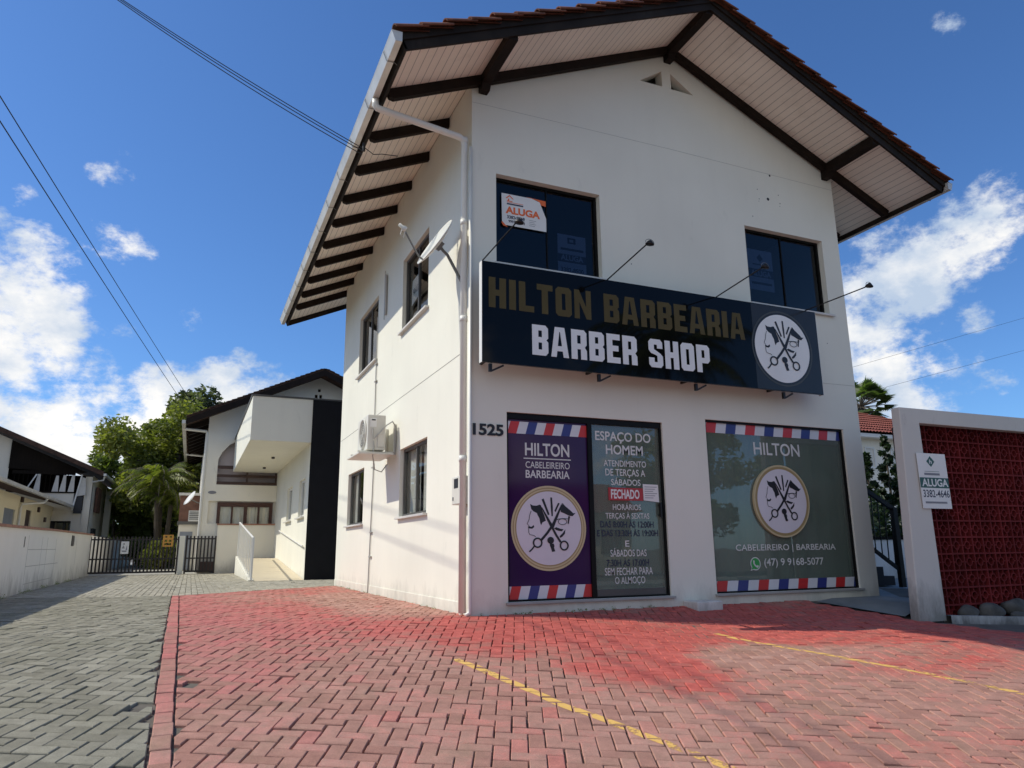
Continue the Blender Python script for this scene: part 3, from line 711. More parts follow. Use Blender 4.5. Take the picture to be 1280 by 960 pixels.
for s in (-1, 1):
    for r in range(rows):
        x0, x1 = XE - .05 + r * xl, XE - .05 + (r + 1) * xl + .06
        ny = int((YB - YF) / 0.2)
        j0 = random.uniform(-.012, .012)
        base = len(tl.v); seg = 5
        for k in range(ny * seg + 1):
            y = YF - .06 + (YB - YF + .12) * k / (ny * seg); w_ = 0.032 * abs(math.sin(math.pi * (k / seg)))
            jj = random.uniform(-.004, .004)
            tl.v += [slope_pt(s, x0 + jj, y, 0.10 + w_ + j0), slope_pt(s, x1, y, 0.045 + w_ + j0), slope_pt(s, x0 + jj, y, 0.07 + w_ + j0)]
        for k in range(ny * seg):
            a = base + 3 * k; tl.f += [[a, a + 3, a + 4, a + 1], [a + 2, a + 5, a + 3, a]]; tl.mi += [0, 0]
        # verge tile, a half barrel lying over the barge board
        for yv in (YF - .03, YB + .03):
            pts = []
            o_ = random.uniform(-.012, .012)
            for (xx, up, rr) in ((x0 - .02, .125 + o_, .085), (x1 - .01, .085 + o_, .072)):
                for k in range(9):
                    a = math.pi * k / 8; pts.append(slope_pt(s, xx, yv + math.cos(a) * rr, up - .02 + math.sin(a) * rr * .75))
                for k in range(9):
                    a = math.pi * k / 8; pts.append(slope_pt(s, xx, yv + math.cos(a) * (rr - .014), up - .02 + math.sin(a) * (rr - .014) * .75 - .002))
            fs = [(k, k + 1, k + 19, k + 18) for k in range(8)] + [(k + 9, k + 27, k + 28, k + 10) for k in range(8)] + [(k, k + 9, k + 10, k + 1) for k in range(8)] + [(k + 18, k + 19, k + 28, k + 27) for k in range(8)] + [(0, 18, 27, 9), (8, 17, 35, 26)]
            tl.add(pts, fs)
rg = [(XR, YF - .08 + (YB - YF + .16) * k / 30) for k in range(31)]
tl.tube([(x, y, zs(XR) + .11 + .012 * (k % 2)) for k, (x, y) in enumerate(rg)], 0.10, 10)
roof_o = tl.build('roof', M['tile'], bld)
# barge boards
for yb in (YF, YB):
    for s in (-1, 1):
        b = MB()
        for (lo, hi, dy) in ((-0.115, 0.045, 0.0), (0.0, 0.085, -0.022 if yb < 0 else 0.022)):
            ps = [slope_pt(s, XE - .02, yb + dy, lo), slope_pt(s, XR, yb + dy, lo), slope_pt(s, XR, yb + dy, hi), slope_pt(s, XE - .02, yb + dy, hi)]
            for p in (ps[1], ps[2]): p.x = XR
            ps2 = [p + Vector((0, 0.03, 0)) for p in ps]
            b.add(ps + ps2, [(0, 1, 2, 3), (4, 7, 6, 5), (0, 4, 5, 1), (2, 6, 7, 3), (0, 3, 7, 4), (1, 5, 6, 2)])
        b.build('barge_board', M['barge'], bld, fixn=True)
# rafters that show under the eaves and on the facade
RY = [-0.07, 0.956, 1.93, 2.92, 3.86, 4.85, 5.82, 6.78, 7.72, 8.62]
for s in (-1, 1):
    for i, y in enumerate(RY):
        x1 = XR if i == 0 else 0.05
        b = MB(); h = 0.135; n_up = -h - .002
        P = [slope_pt(s, XE + .04, y, n_up + .035), slope_pt(s, XE + .085, y, n_up), slope_pt(s, x1, y, n_up), slope_pt(s, x1, y, -.002), slope_pt(s, XE + .04, y, -.002)]
        if i == 0:
            P[2].x = P[3].x = XR
        w_ = 0.035 if i else 0.04
        vs = [p + Vector((0, -w_, 0)) for p in P] + [p + Vector((0, w_, 0)) for p in P]
        b.add(vs, [(0, 1, 2, 3, 4), (5, 9, 8, 7, 6)] + [(k, 5 + k, 5 + (k + 1) % 5, (k + 1) % 5) for k in range(5)])
        b.build('rafter', M['timber'], bld, fixn=True)
for x in (0.15, XR, W - 0.15):
    zt = zs(x) - .006
    b = MB()
    w_ = .06; zb_ = zt - .145
    if x == XR: zt = zs(XR) - .03
    prof = [(-1.03, zt), (-1.03, zb_), (-.16, zb_ - .015), (-.11, zb_ - .09), (.02, zb_ - .09), (.02, zt)]
    b.prism([(p[0], p[1]) for p in prof], (), O=(x - w_, 0, 0), U=(0, 1, 0), V=(0, 0, 1), W=(1, 0, 0), d=2 * w_)
    b.build('purlin', M['timber'], bld, fixn=True)
for s in (-1, 1):
    b = MB(); ps = [slope_pt(s, XE, y, u) for y in (YF, YB) for u in (-.11, .03)]
    dx = Vector((-.03 if s < 0 else .03, 0, 0)); q = [p + dx for p in ps]
    b.add(ps + q, [(0, 1, 3, 2), (4, 6, 7, 5), (0, 4, 5, 1), (2, 3, 7, 6), (0, 2, 6, 4), (1, 5, 7, 3)]); b.build('fascia', M['barge'], bld, fixn=True)
    # gutter: open channel
    gx0 = XE - .032; sgn = 1 if s < 0 else -1
    X = lambda v: v if s < 0 else W - v
    z0, z1 = 6.355, 6.475
    prof = [(gx0, z1), (gx0, z0), (gx0 - .075, z0 - .005), (gx0 - .115, z1 - .02), (gx0 - .125, z1), (gx0 - .108, z1), (gx0 - .10, z1 - .02), (gx0 - .065, z0 + .012), (gx0 - .012, z0 + .012), (gx0 - .012, z1)]
    b = MB(); b.prism([(X(p[0]), p[1]) for p in prof], (), O=(0, YF - .06, 0), U=(1, 0, 0), V=(0, 0, 1), W=(0, 1, 0), d=YB - YF + .12)
    for ye in (YF - .062, YB + .055): b.prism([(X(p[0]), p[1]) for p in prof[:5]], (), O=(0, ye, 0), U=(1, 0, 0), V=(0, 0, 1), W=(0, 1, 0), d=.006)
    gt = b.build('gutter', M['gutter'], bld, fixn=True)
    for y in [-.75 + .98 * k for k in range(11)]:
        st = MB(); st.tube([(X(gx0 - .003), y, z1 + .0), (X(gx0 - .118), y, z1 - .0), (X(gx0 - .122), y, z1 - .03), (X(gx0 - .082), y, z0 - .012), (X(gx0 + .002), y, z0 - .006), (X(gx0 + .04), y, z0 - .03)], .0045, 5); st.build('strap', M['dish_arm'], gt)
# pipes on the corner
dp = MB(); dp.tube([(-1.265, .02, 6.35), (-1.265, .02, 6.27), (-1.24, .02, 6.235), (-1.18, .022, 6.225), (-.15, .06, 6.115), (-.095, .07, 6.09), (-.075, .075, 6.03), (-.075, .075, .20)], .043, 12)
for z in (6.05, 4.9, 3.62, 1.9): dp.tube([(-.075, .075, z), (-.075, .075, z + .07)], .049, 12)
dp.build('downpipe', M['pvc'], bld, smooth=True)
dp = MB(); dp.tube([(-.026, -.028, 5.95), (-.026, -.028, .26), (-.03, -.03, .20), (-.075, -.035, .185)], .022, 10); dp.build('drain_pipe', M['pvc'], bld, smooth=True)
cd = MB(); cd.tube([(-.02, 5.06, 5.2), (-.02, 5.06, 3.9), (-.02, 5.02, 2.2), (-.02, 5.12, .75), (-.02, 5.16, .16)], .011, 6)
for z in (4.28, 3.95, 2.35, 1.2, .78): cd.box(-.035, -.005, 5.0, 5.14, z, z + .02)
cd.build('cable_run', M['conduit'], bld)
cd = MB(); cd.tube([(-.03, 4.42, 5.05), (-.03, 4.42, 5.82)], .028, 8).tube([(-.02, 4.55, 5.95), (-.02, 4.55, 5.0)], .008, 6); cd.build('conduit', M['conduit'], bld)
cd = MB(); cd.tube([(-.02, .28, .17), (-.02, .28, 1.41)], .024, 8); cd.tube([(-.045, .2, .17), (-.045, .2, 1.41)], .016, 8); cd.build('conduit', M['pvc'], bld)

# windows ------------------------------------------------------------
def window_front(x0, x1, z0, z1, wname):
    y = 0.095; f = MB(); t = .035
    f.prism(rect(x0, x1, z0, z1), [rect(x0 + t, (x0 + x1) / 2 - .007, z0 + t, z1 - t), rect((x0 + x1) / 2 + .007, x1 - t, z0 + t, z1 - t)], O=(0, y, 0), U=(1, 0, 0), V=(0, 0, 1), W=(0, 1, 0), d=.05)
    fo = f.build('window', M['alu_dark'], bld, fixn=True)
    p = MB(); p.box(x0 + t, (x0 + x1) / 2 - .007, y + .018, y + .024, z0 + t, z1 - t).box((x0 + x1) / 2 + .007, x1 - t, y + .026, y + .032, z0 + t, z1 - t); p.build('pane', M['glass_dark'], fo)
    s = MB(); s.box(x0 - .04, x1 + .07, -.05, .10, z0 - .035, z0 - .002); s.build('sill', M['sill'], fo, bevel=.004)
    return fo
window_front(*FRONT[0], 'a'); window_front(*FRONT[1], 'b')
def folds(x0, x1, z0, z1, y, amp, per, mat, parent, axis='x', name='curtain'):
    b = MB(); n = max(12, int((x1 - x0) / per * 10)); ph = random.random() * 6
    base = 0
    for k in range(n + 1):
        x = x0 + (x1 - x0) * k / n
        for j, z in enumerate((z0, (z0 + z1) / 2, z1)):
            a = amp * (0.6 + .4 * math.sin(x * 2.3 + ph)) * (1.15 - .2 * j)
            o = a * math.sin(2 * math.pi * x / per + ph + .3 * math.sin(x * 5)) + a * .3 * math.sin(2 * math.pi * x / per * 2.3)
            b.v.append(Vector((x, y + o, z)) if axis == 'x' else Vector((y + o, x, z)))
    for k in range(n):
        for j in range(2): a = k * 3 + j; b.f.append([a, a + 3, a + 4, a + 1]); b.mi.append(0)
    return b.build(name, mat, parent, smooth=True)
def window_side(y0, y1, z0, z1, curtain):
    x = 0.06; f = MB(); t = .045; ym = (y0 + y1) / 2
    f.prism(rect(y0, y1, z0, z1), [rect(y0 + t, ym - .02, z0 + t, z1 - t), rect(ym + .02, y1 - t, z0 + t, z1 - t)], O=(x, 0, 0), U=(0, 1, 0), V=(0, 0, 1), W=(1, 0, 0), d=.06)
    fo = f.build('window', M['alu_grey'], bld, fixn=True)
    p = MB(); p.box(x + .02, x + .026, y0 + t, ym - .02, z0 + t, z1 - t).box(x + .034, x + .040, ym + .02, y1 - t, z0 + t, z1 - t); p.build('pane', M['glass_side'], fo)
    s = MB(); s.box(-.06, .10, y0 - .05, y1 + .05, z0 - .035, z0 - .002); s.build('sill', M['sill'], fo, bevel=.004)
    if curtain:
        for a, b in curtain: folds(a, b, z0, z1 + .1, .17, .022, .17, M['curtain'], fo, 'y')
window_side(*SIDE[0], None); window_side(*SIDE[1], [(5.0, 5.5)]); window_side(*SIDE[2], [(1.7, 2.45), (2.6, 3.3)]); window_side(*SIDE[3], [(5.8, 6.5), (6.8, 7.5)])

# shopfronts ---------------------------------------------------------
def stripes(mb_by, x0, x1, z0, z1, w, y, slant, top_first='r'):
    seq = 'rwbw'; n = int(math.ceil((x1 - x0) / w)) + 2
    for k in range(-1, n):
        a = x0 + k * w; poly = [(a, z0), (a + w, z0), (a + w + slant, z1), (a + slant, z1)]
        poly = clip(poly, [(1, 0, -x0), (-1, 0, x1)])
        if len(poly) < 3: continue
        mb_by.cur = 'rwb'.index(seq[k % 4]); mb_by.prism(poly, (), O=(0, y, 0), U=(1, 0, 0), V=(0, 0, 1), W=(0, -1, 0), d=0)
YP = 0.060      # glass front
def shopfront(x0, x1, z0, z1, mull):
    t = .03; f = MB(); holes = []
    edges = [x0 + t] + ([mull - .03, mull + .03] if mull else []) + [x1 - t]
    for i in range(0, len(edges), 2): holes.append(rect(edges[i], edges[i + 1], z0 + .02, z1 - (0.075 if mull else .03)))
    f.prism(rect(x0, x1, z0, z1), holes, O=(0, YP - .03, 0), U=(1, 0, 0), V=(0, 0, 1), W=(0, 1, 0), d=.07)
    fo = f.build('shopfront', M['alu_dark'], bld, fixn=True)
    s = MB(); s.box(x0 - .03, x1 + .04, -.045, YP - .03, z0 - .03, z0 - .002); s.build('sill', M['slate'], fo, bevel=.004)
    return fo, holes
sfl, hl_ = shopfront(*FRONT[2], 1.615)
sfr, hr_ = shopfront(*FRONT[3], None)
def pane(fo, h, mat, name='pane'):
    b = MB(); b.box(h[0][0], h[1][0], YP, YP + .008, h[0][1], h[2][1]); return b.build(name, mat, fo)
pane(sfl, hl_[0], M['purple'], 'film_pane'); pane(sfl, hl_[1], M['glass_film'], 'door_pane'); pane(sfr, hr_[0], M['glass_film'])
folds(1.6, 2.7, .2, 2.6, .17, .028, .24, M['curtain_green'], sfl); folds(3.35, 6.05, .2, 2.7, .18, .035, .30, M['curtain_green'], sfr)
hd = MB(); hd.box(2.615, 2.64, YP - .055, YP - .02, 1.28, 1.46).box(2.612, 2.643, YP - .03, YP, 1.30, 1.32).box(2.612, 2.643, YP - .03, YP, 1.42, 1.44); hd.build('door_handle', M['black_metal'], sfl)
rl = MB(); rl.box(1.66, 2.66, YP - .012, YP + .02, .322, .40); rl.build('door_rail', M['alu_grey'], sfl)
YD = YP - .002
for fo, jobs in ((sfl, ((.487, 1.585, 2.27, 2.42, .122, .045), (.487, 1.585, .322, .47, .122, .04))), (sfr, ((3.452, 5.952, 2.44, 2.58, .173, .03), (3.452, 5.952, .322, .455, .176, .03)))):
    for (a, b, c, d, w, sl_) in jobs:
        D = MB(); stripes(D, a, b, c, d, w, YD, sl_); D.build('striped_band', [M['stripe_red'], M['stripe_white'], M['stripe_blue']], fo)
FD = dict(O=(0, YD, 0), U=(1, 0, 0), V=(0, 0, 1), W=(0, -1, 0))
t1 = MB()
text(t1, 'HILTON', .72, 1.33, 2.005, 2.165, z=.001, bold=.022, **FD)
text(t1, 'CABELEIREIRO', .725, 1.33, 1.855, 1.935, z=.001, bold=.008, **FD); text(t1, 'BARBEARIA', .725, 1.325, 1.735, 1.83, z=.001, bold=.018, **FD)
t1.prism(rect(.70, 1.35, 1.965, 1.978), (), z=.001, **FD); t1.build('lettering', M['vinyl_white'], sfl)
t2 = MB()
for s, a, b, c, d, bo in (('ESPAÇO DO', 1.71, 2.55, 2.215, 2.365, .018), ('HOMEM', 1.86, 2.42, 2.07, 2.195, .018), ('ATENDIMENTO', 1.82, 2.46, 1.915, 1.995, .01), ('DE TERÇAS A', 1.84, 2.44, 1.775, 1.885, .01), ('SÁBADOS', 1.92, 2.36, 1.675, 1.775, .01),
                          ('HORÁRIOS', 1.93, 2.35, 1.365, 1.455, .004), ('TERÇAS À SEXTAS', 1.82, 2.47, 1.24, 1.345, .004), ('E', 2.09, 2.15, .91, .985, .008), ('SÁBADOS DAS', 1.87, 2.40, .79, .895, .004), ('SEM FECHAR PARA', 1.78, 2.48, .565, .655, .004), ('O ALMOÇO', 1.92, 2.36, .44, .545, .004)):
    t2 = MB(); text(t2, s, a, b, c, d, z=.001, bold=bo, **FD); t2.build('lettering', M['vinyl_white'], sfl)
t3 = MB()
for s, a, b, c, d in (('DAS 8:00H ÀS 12:00H', 1.74, 2.53, 1.145, 1.245), ('E DAS 13:30H ÀS 19:00H', 1.69, 2.59, 1.035, 1.135), ('7:30H ÀS 17:00H', 1.81, 2.43, .67, .775)):
    t3 = MB(); text(t3, s, a, b, c, d, z=.0015, bold=.016, **FD); t3.build('dark_lettering', M['ink_blue'], sfl)
t4 = MB(); text(t4, 'HILTON', 4.28, 5.13, 2.165, 2.345, z=.001, bold=.012, **FD); t4.build('lettering', M['vinyl_white'], sfr); t4 = MB()
text(t4, 'CABELEIREIRO | BARBEARIA', 3.83, 5.64, .815, .925, z=.001, bold=.006, **FD); t4.build('lettering', M['vinyl_white'], sfr); t4 = MB(); text(t4, '(47) 9 9168-5077', 4.30, 5.38, .605, .735, z=.001, bold=.008, **FD)
t4.build('lettering', M['vinyl_white'], sfr)
wb = MB(); wb.cur = 1
wb.prism(disc(4.145, .668, .088), (), z=.001, **FD); wb.prism([(4.075, .62), (4.13, .595), (4.052, .575)], (), z=.0012, **FD)
wb.cur = 0; wb.prism(disc(4.145, .668, .074), (), z=.002, **FD); wb.prism([(4.082, .622), (4.125, .604), (4.068, .590)], (), z=.0022, **FD)
wb.cur = 1
hs = [(4.105, .71), (4.125, .715), (4.135, .69), (4.125, .68), (4.14, .655), (4.165, .64), (4.175, .652), (4.196, .64), (4.19, .62), (4.17, .612), (4.13, .635), (4.105, .67)]
wb.prism(hs, (), z=.0035, **FD); wb.build('phone_badge', [M['whats'], M['vinyl_white']], sfr)

# the round scissors emblem --------------------------------------------
def stroke(pts, w, closed=False):
    L1, R1 = [], []; n = len(pts)
    for i in range(n):
        a = Vector(pts[i - 1] if (i or closed) else pts[0]); b = Vector(pts[(i + 1) % n] if (i < n - 1 or closed) else pts[-1]); d = (b - a)
        if d.length < 1e-9: d = Vector((1, 0))
        d.normalize(); nn = Vector((-d.y, d.x)) * w / 2; p = Vector(pts[i]); L1.append(tuple(p + nn)); R1.append(tuple(p - nn))
    return L1 + R1[::-1]
def emblem_art(mb, cx, cz, rad, O, U, V, Wv, z0, k=1.0):
    tr = lambda p: (cx + (p[0] - 318) / 310 * rad, cz + (482 - p[1]) / 370 * rad + 0.0)
    polys = [
        [(163,275),(185,288),(215,290),(240,280),(252,285),(262,330),(280,380),(290,420),(262,435),(250,460),(243,440),(237,400),(222,370),(218,355),(190,340),(172,320)],
        [(143,478),(150,466),(170,474),(190,458),(194,475),(178,490),(155,488)],
        [(258,235),(275,225),(322,365),(307,372)], [(330,215),(345,215),(350,300),(349,380),(337,380),(332,300)], [(394,262),(408,266),(372,345),(362,332)],
        [(432,262),(455,290),(500,330),(520,352),(540,350),(515,378),(485,375),(440,352),(415,342),(414,310)], [(478,378),(494,380),(480,450),(470,442)],
        [(355,485),(375,476),(410,490),(436,494),(420,512),(395,508),(372,500)], [(400,555),(425,530),(450,495),(446,532),(425,558),(406,570)],
        [(318,618),(350,618),(356,640),(352,652),(362,685),(335,690),(326,655),(320,640)],
        [(245,288),(262,306),(348,462),(338,480),(322,468)], [(426,262),(418,312),(350,490),(326,474)],
        stroke([(335,472),(300,525),(245,592)], 20), stroke([(338,474),(372,545),(408,606)], 18), stroke([(190,640),(170,668),(150,686)], 12),
        stroke([(170,335),(158,370),(152,410),(136,448),(150,462),(148,490),(148,520),(155,540),(190,548),(203,560)], 4.5),
        stroke([(380,411),(395,404),(430,400),(466,402)], 6), stroke([(466,404),(492,388)], 4),
    ]
    zz = z0
    for p in polys:
        zz += .0003; mb.prism([tr(q) for q in p], (), O=O, U=U, V=V, W=Wv, z=zz)
    zz += .0003; mb.prism([tr(q) for q in disc(325, 590, 28, 30, 16)], (), O=O, U=U, V=V, W=Wv, z=zz)
    for (x, y, rx, ry, w) in ((218, 610, 40, 45, 13), (436, 636, 38, 44, 13), (427, 428, 38, 28, 5)):
        zz += .0003
        mb.prism([tr(q) for q in disc(x, y, rx, ry, 26)], [[tr(q) for q in disc(x, y, rx - w, ry - w, 26)]], O=O, U=U, V=V, W=Wv, z=zz)
    return zz
def round_decal(parent, cx, cz, r, y, mats, thick=0.0, rings=((1.0, 'gold_pale'), (.955, 'gold_ring'), (.88, None))):
    fr = dict(O=(0, y, 0), U=(1, 0, 0), V=(0, 0, 1), W=(0, -1, 0))
    b = MB(); b.prism(disc(cx, cz, r, n=72), [disc(cx, cz, r * .955, n=72)], d=thick, **fr); b.build('outer_ring', mats[0], parent)
    b = MB(); b.prism(disc(cx, cz, r * .955, n=72), [disc(cx, cz, r * .885, n=72)], d=thick + .0005, **fr); b.build('inner_ring', mats[1], parent)
    b = MB(); b.prism(disc(cx, cz, r * .887, n=72), (), d=thick, **fr); b.build('face', mats[2], parent)
    b = MB(); emblem_art(b, cx, cz, r, (0, y, 0), (1, 0, 0), (0, 0, 1), (0, -1, 0), thick + .001); b.build('drawing', M['ink'], parent)
badge = MB(); badge.prism(disc(1.03, 1.14, .50, n=72), (), d=0, **FD); bo = badge.build('emblem', M['gold_pale'], sfl)
def emblem_parts(parent, cx, cz, r, y, z):
    fr = dict(O=(0, y, 0), U=(1, 0, 0), V=(0, 0, 1), W=(0, -1, 0))
# sticker on the film: flat rings + face + drawing in one part with several materials
bpy.data.objects.remove(bo)
def flat_emblem(parent, cx, cz, r, y):
    fr = dict(O=(0, y, 0), U=(1, 0, 0), V=(0, 0, 1), W=(0, -1, 0)); b = MB()
    b.cur = 0; b.prism(disc(cx, cz, r, n=72), [disc(cx, cz, r * .955, n=72)], **fr)
    b.cur = 1; b.prism(disc(cx, cz, r * .955, n=72), [disc(cx, cz, r * .93, n=72)], **fr)
    b.cur = 0; b.prism(disc(cx, cz, r * .93, n=72), [disc(cx, cz, r * .895, n=72)], **fr)
    b.cur = 1; b.prism(disc(cx, cz, r * .895, n=72), [disc(cx, cz, r * .865, n=72)], **fr)
    b.cur = 2; b.prism(disc(cx, cz, r * .865, n=72), (), **fr)
    b.cur = 3; emblem_art(b, cx, cz, r, fr['O'], fr['U'], fr['V'], fr['W'], .0005)
    return b.build('emblem', [M['gold_pale'], M['gold_ring'], M['disc_white'], M['ink']], parent)
flat_emblem(sfl, 1.03, 1.14, .505, YD - .001)
rs = thing('round_emblem_sign', (4.68, .02, 1.02), 'round white scissors emblem disc fixed on the wide shop window', 'sign')
round_decal(rs, 4.685, 1.52, .505, YP - .006, (M['gold_pale'], M['gold_ring'], M['disc_white']), thick=.035)

# closed sign and note on the door
cs = thing('closed_sign', (2.13, YP - .01, 1.50), 'red sign reading FECHADO on the glass shop door', 'sign')
b = MB(); b.box(1.87, 2.385, YP - .012, YP - .004, 1.485, 1.645); b.build('plate', M['closed_red'], cs)
b = MB(); text(b, 'FECHADO', 1.905, 2.33, 1.505, 1.625, (0, YP - .013, 0), (1, 0, 0), (0, 0, 1), (0, -1, 0), .0, bold=.03); b.build('lettering', M['paper'], cs)
nt_ = thing('paper_note', (2.52, YP - .01, 1.47), 'small white printed note taped beside the red closed sign', 'note')
b = MB(); b.prism([(2.39, 1.49), (2.625, 1.47), (2.62, 1.695), (2.385, 1.70)], (), O=(0, YP - .014, 0), U=(1, 0, 0), V=(0, 0, 1), W=(0, -1, 0), d=.001); b.build('sheet', M['paper'], nt_)
b = MB()
for k in range(6): b.prism(rect(2.41, 2.60 - .03 * (k % 3), 1.66 - k * .028, 1.668 - k * .028), (), O=(0, YP - .0155, 0), U=(1, 0, 0), V=(0, 0, 1), W=(0, -1, 0))
b.build('print', M['grey_ink'], nt_)
# street number
b = MB(); text(b, '1525', .02, .41, 2.215, 2.355, (0, -.012, 0), (1, 0, 0), (0, 0, 1), (0, -1, 0), 0, bold=.03)
no = b.build('house_number', M['ink'], bld); sd = no.modifiers.new('s', 'SOLIDIFY'); sd.thickness = .012; sd.offset = -1

# ------------------------------------------------------------------ shop sign
sg = thing('shop_sign', (2.64, -.30, 2.90), 'long glossy black sign reading HILTON BARBEARIA BARBER SHOP across the facade', 'sign')
SX0, SX1, SZ0, SZ1, SY = -0.004, 5.283, 3.014, 4.272, -.36
b = MB(); b.box(SX0 + .004, SX1 - .004, SY, SY + .02, SZ0 + .004, SZ1 - .004); b.build('panel', M['sign_black'], sg)
b = MB(); b.box(SX0 + .006, SX1 - .006, SY + .021, SY + .085, SZ0 + .02, SZ1 - .004); b.build('back_frame', M['black_metal'], sg)
for xa in (SX0, SX1 - .005): b = MB(); b.box(xa, xa + .005, SY, SY + .085, SZ0 + .003, SZ1 - .003); b.build('side_trim', M['white_metal'], sg)
b = MB(); b.prism(rect(4.07, SX1 - .012, SZ0 + .012, SZ1 - .012), (), O=(0, SY, 0), U=(1, 0, 0), V=(0, 0, 1), W=(0, -1, 0), d=.0015); b.build('emblem_field', M['sign_grey'], sg)
t = .26
def gl_(ch, w):
    T = .24 if w > .3 else w
    c = .10
    if ch == 'H': return [(0,0),(0,1),(T,1),(T,.6),(w-T,.6),(w-T,1),(w,1),(w,0),(w-T,0),(w-T,.4),(T,.4),(T,0)], []
    if ch == 'I': return rect(0, w, 0, 1), []
    if ch == 'L': return [(0,0),(0,1),(T,1),(T,.2),(w,.2),(w,0)], []
    if ch == 'T': return [(w/2-T/2,0),(w/2-T/2,.8),(0,.8),(0,1),(w,1),(w,.8),(w/2+T/2,.8),(w/2+T/2,0)], []
    if ch == 'O': return [(c,0),(0,c),(0,1-c),(c,1),(w-c,1),(w,1-c),(w,c),(w-c,0)], [[(T,.22),(w-T,.22),(w-T,.78),(T,.78)]]
    if ch == 'N': return [(0,0),(0,1),(.19,1),(w-.2,.42),(w-.2,1),(w,1),(w,0),(w-.19,0),(.2,.58),(.2,0)], []
    if ch == 'B': return [(0,0),(0,1),(w-c,1),(w,1-c),(w,.58),(w-.07,.51),(w,.44),(w,c),(w-c,0)], [rect(T, w-T, .60, .82), rect(T, w-T, .19, .42)]
    if ch == 'A': return [(0,0),(.16,1),(w-.16,1),(w,0),(w-.21,0),(w-.24,.2),(.24,.2),(.21,0)], [[(.265,.37),(w-.265,.37),(w/2+.015,.85),(w/2-.015,.85)]]
    if ch == 'R': return [(0,0),(0,1),(w-c,1),(w,1-c),(w,.50),(w-.08,.41),(w,.30),(w,0),(w-T,0),(w-T,.34),(T,.34),(T,0)], [rect(T, w-T, .53, .81)]
    if ch == 'E': return [(0,0),(0,1),(w,1),(w,.8),(T,.8),(T,.6),(w-.07,.6),(w-.07,.41),(T,.41),(T,.2),(w,.2),(w,0)], []
    if ch == 'P': return [(0,0),(0,1),(w-c,1),(w,1-c),(w,.44),(w-c,.34),(T,.34),(T,0)], [rect(T, w-T, .53, .81)]
    if ch == 'S': return [(0,c),(0,.34),(T,.34),(T,.19),(w-T,.19),(w-T,.40),(w-T-.06,.44),(c,.50),(0,.62),(0,1-c),(c,1),(w-c,1),(w,1-c),(w,.68),(w-T,.68),(w-T,.81),(T,.81),(T,.64),(w-c,.50),(w,.40),(w,c),(w-c,0),(c,0)], []
def sign_text(mb, s, x0, x1, z0, z1, y, d):
    ws = [{'I': .25, ' ': .30, 'N': .66, 'A': .70, 'L': .56, 'E': .56, 'T': .60}.get(c, .62) for c in s]; gap = .11
    tot = sum(ws) + gap * (len(s) - 1); k = (x1 - x0) / tot; h = z1 - z0; x = x0
    for c, w in zip(s, ws):
        if c != ' ':
            o, hs = gl_(c, w); mb.prism([(x + p[0] * k, z0 + p[1] * h) for p in o], [[(x + p[0] * k, z0 + p[1] * h) for p in hh] for hh in hs], O=(0, y, 0), U=(1, 0, 0), V=(0, 0, 1), W=(0, -1, 0), d=d)
        x += (w + gap) * k
b = MB(); sign_text(b, 'HILTON BARBEARIA', .085, 3.92, 3.695, 4.075, SY, .003); b.build('lettering', M['gold'], sg)
b = MB(); sign_text(b, 'BARBER SHOP', .645, 3.28, 3.165, 3.545, SY, .004); b.build('lettering', M['letter_white'], sg)
em = MB(); em.prism(disc(4.585, 3.64, .555, n=72), [disc(4.585, 3.64, .53, n=72)], O=(0, SY - .002, 0), U=(1, 0, 0), V=(0, 0, 1), W=(0, -1, 0), d=.001)
em.cur = 1; em.prism(disc(4.585, 3.64, .50, n=72), (), O=(0, SY - .002, 0), U=(1, 0, 0), V=(0, 0, 1), W=(0, -1, 0), d=.002)
em.cur = 2; emblem_art(em, 4.585, 3.64, .575, (0, SY - .004, 0), (1, 0, 0), (0, 0, 1), (0, -1, 0), .001)
em.build('emblem', [M['gold_dim'], M['letter_white'], M['ink']], sg)
for x in (.12, 1.58, 3.06, 4.57):
    b = MB(); b.box(x - .018, x + .018, SY + .03, SY + .066, SZ0 - .095, SZ0 - .001).box(x - .015, x + .015, SY + .087, -.002, SZ0 + .06, SZ0 + .09); b.beam((x + .015, SY + .048, SZ0 - .085), (x + .17, SY + .048, SZ0 - .006), .016, .022); b.build('bracket', M['black_metal'], sg)
# sign lamps on thin arms
LAB = ['thin arm lamp at the left end of the black sign, under the orange notice', 'thin arm lamp over the middle of the black sign beside the upper left window',
       'thin arm lamp rising from the sign in front of the upper right window', 'thin arm lamp reaching past the right corner of the building']
for i, x in enumerate((.02, 1.75, 3.50, 5.12)):
    lp = thing('sign_lamp', (x, SY + .05, SZ1), LAB[i], 'lamp', 'lamps on arms along the top of the shop sign')
    tip = (x + (.06, .04, .05, .28)[i], -1.17, (4.40, 4.43, 4.40, 4.40)[i])
    b = MB(); b.tube([(x, SY + .05, SZ1 - .02), (x, SY + .03, SZ1 + .012), tip], .0085, 6); b.build('arm', M['black_metal'], lp)
    b = MB(); b.lathe([(0, -.012), (.05, -.012), (.055, 0), (.03, .03), (.012, .045), (0, .045)], (tip[0] + .03, tip[1] - .04, tip[2] + .005), (.1, -.15, 1), 14); b.build('lamp_head', M['black_metal'], lp, smooth=True)
    b = MB(); cc = Vector((tip[0] + .03, tip[1] - .04, tip[2] + .02)); b.tube([cc + Vector((math.cos(a) * .06, 0, math.sin(a) * .045)) for a in [math.pi * k / 8 for k in range(9)]], .004, 5); b.build('hanger', M['dish_arm'], lp)

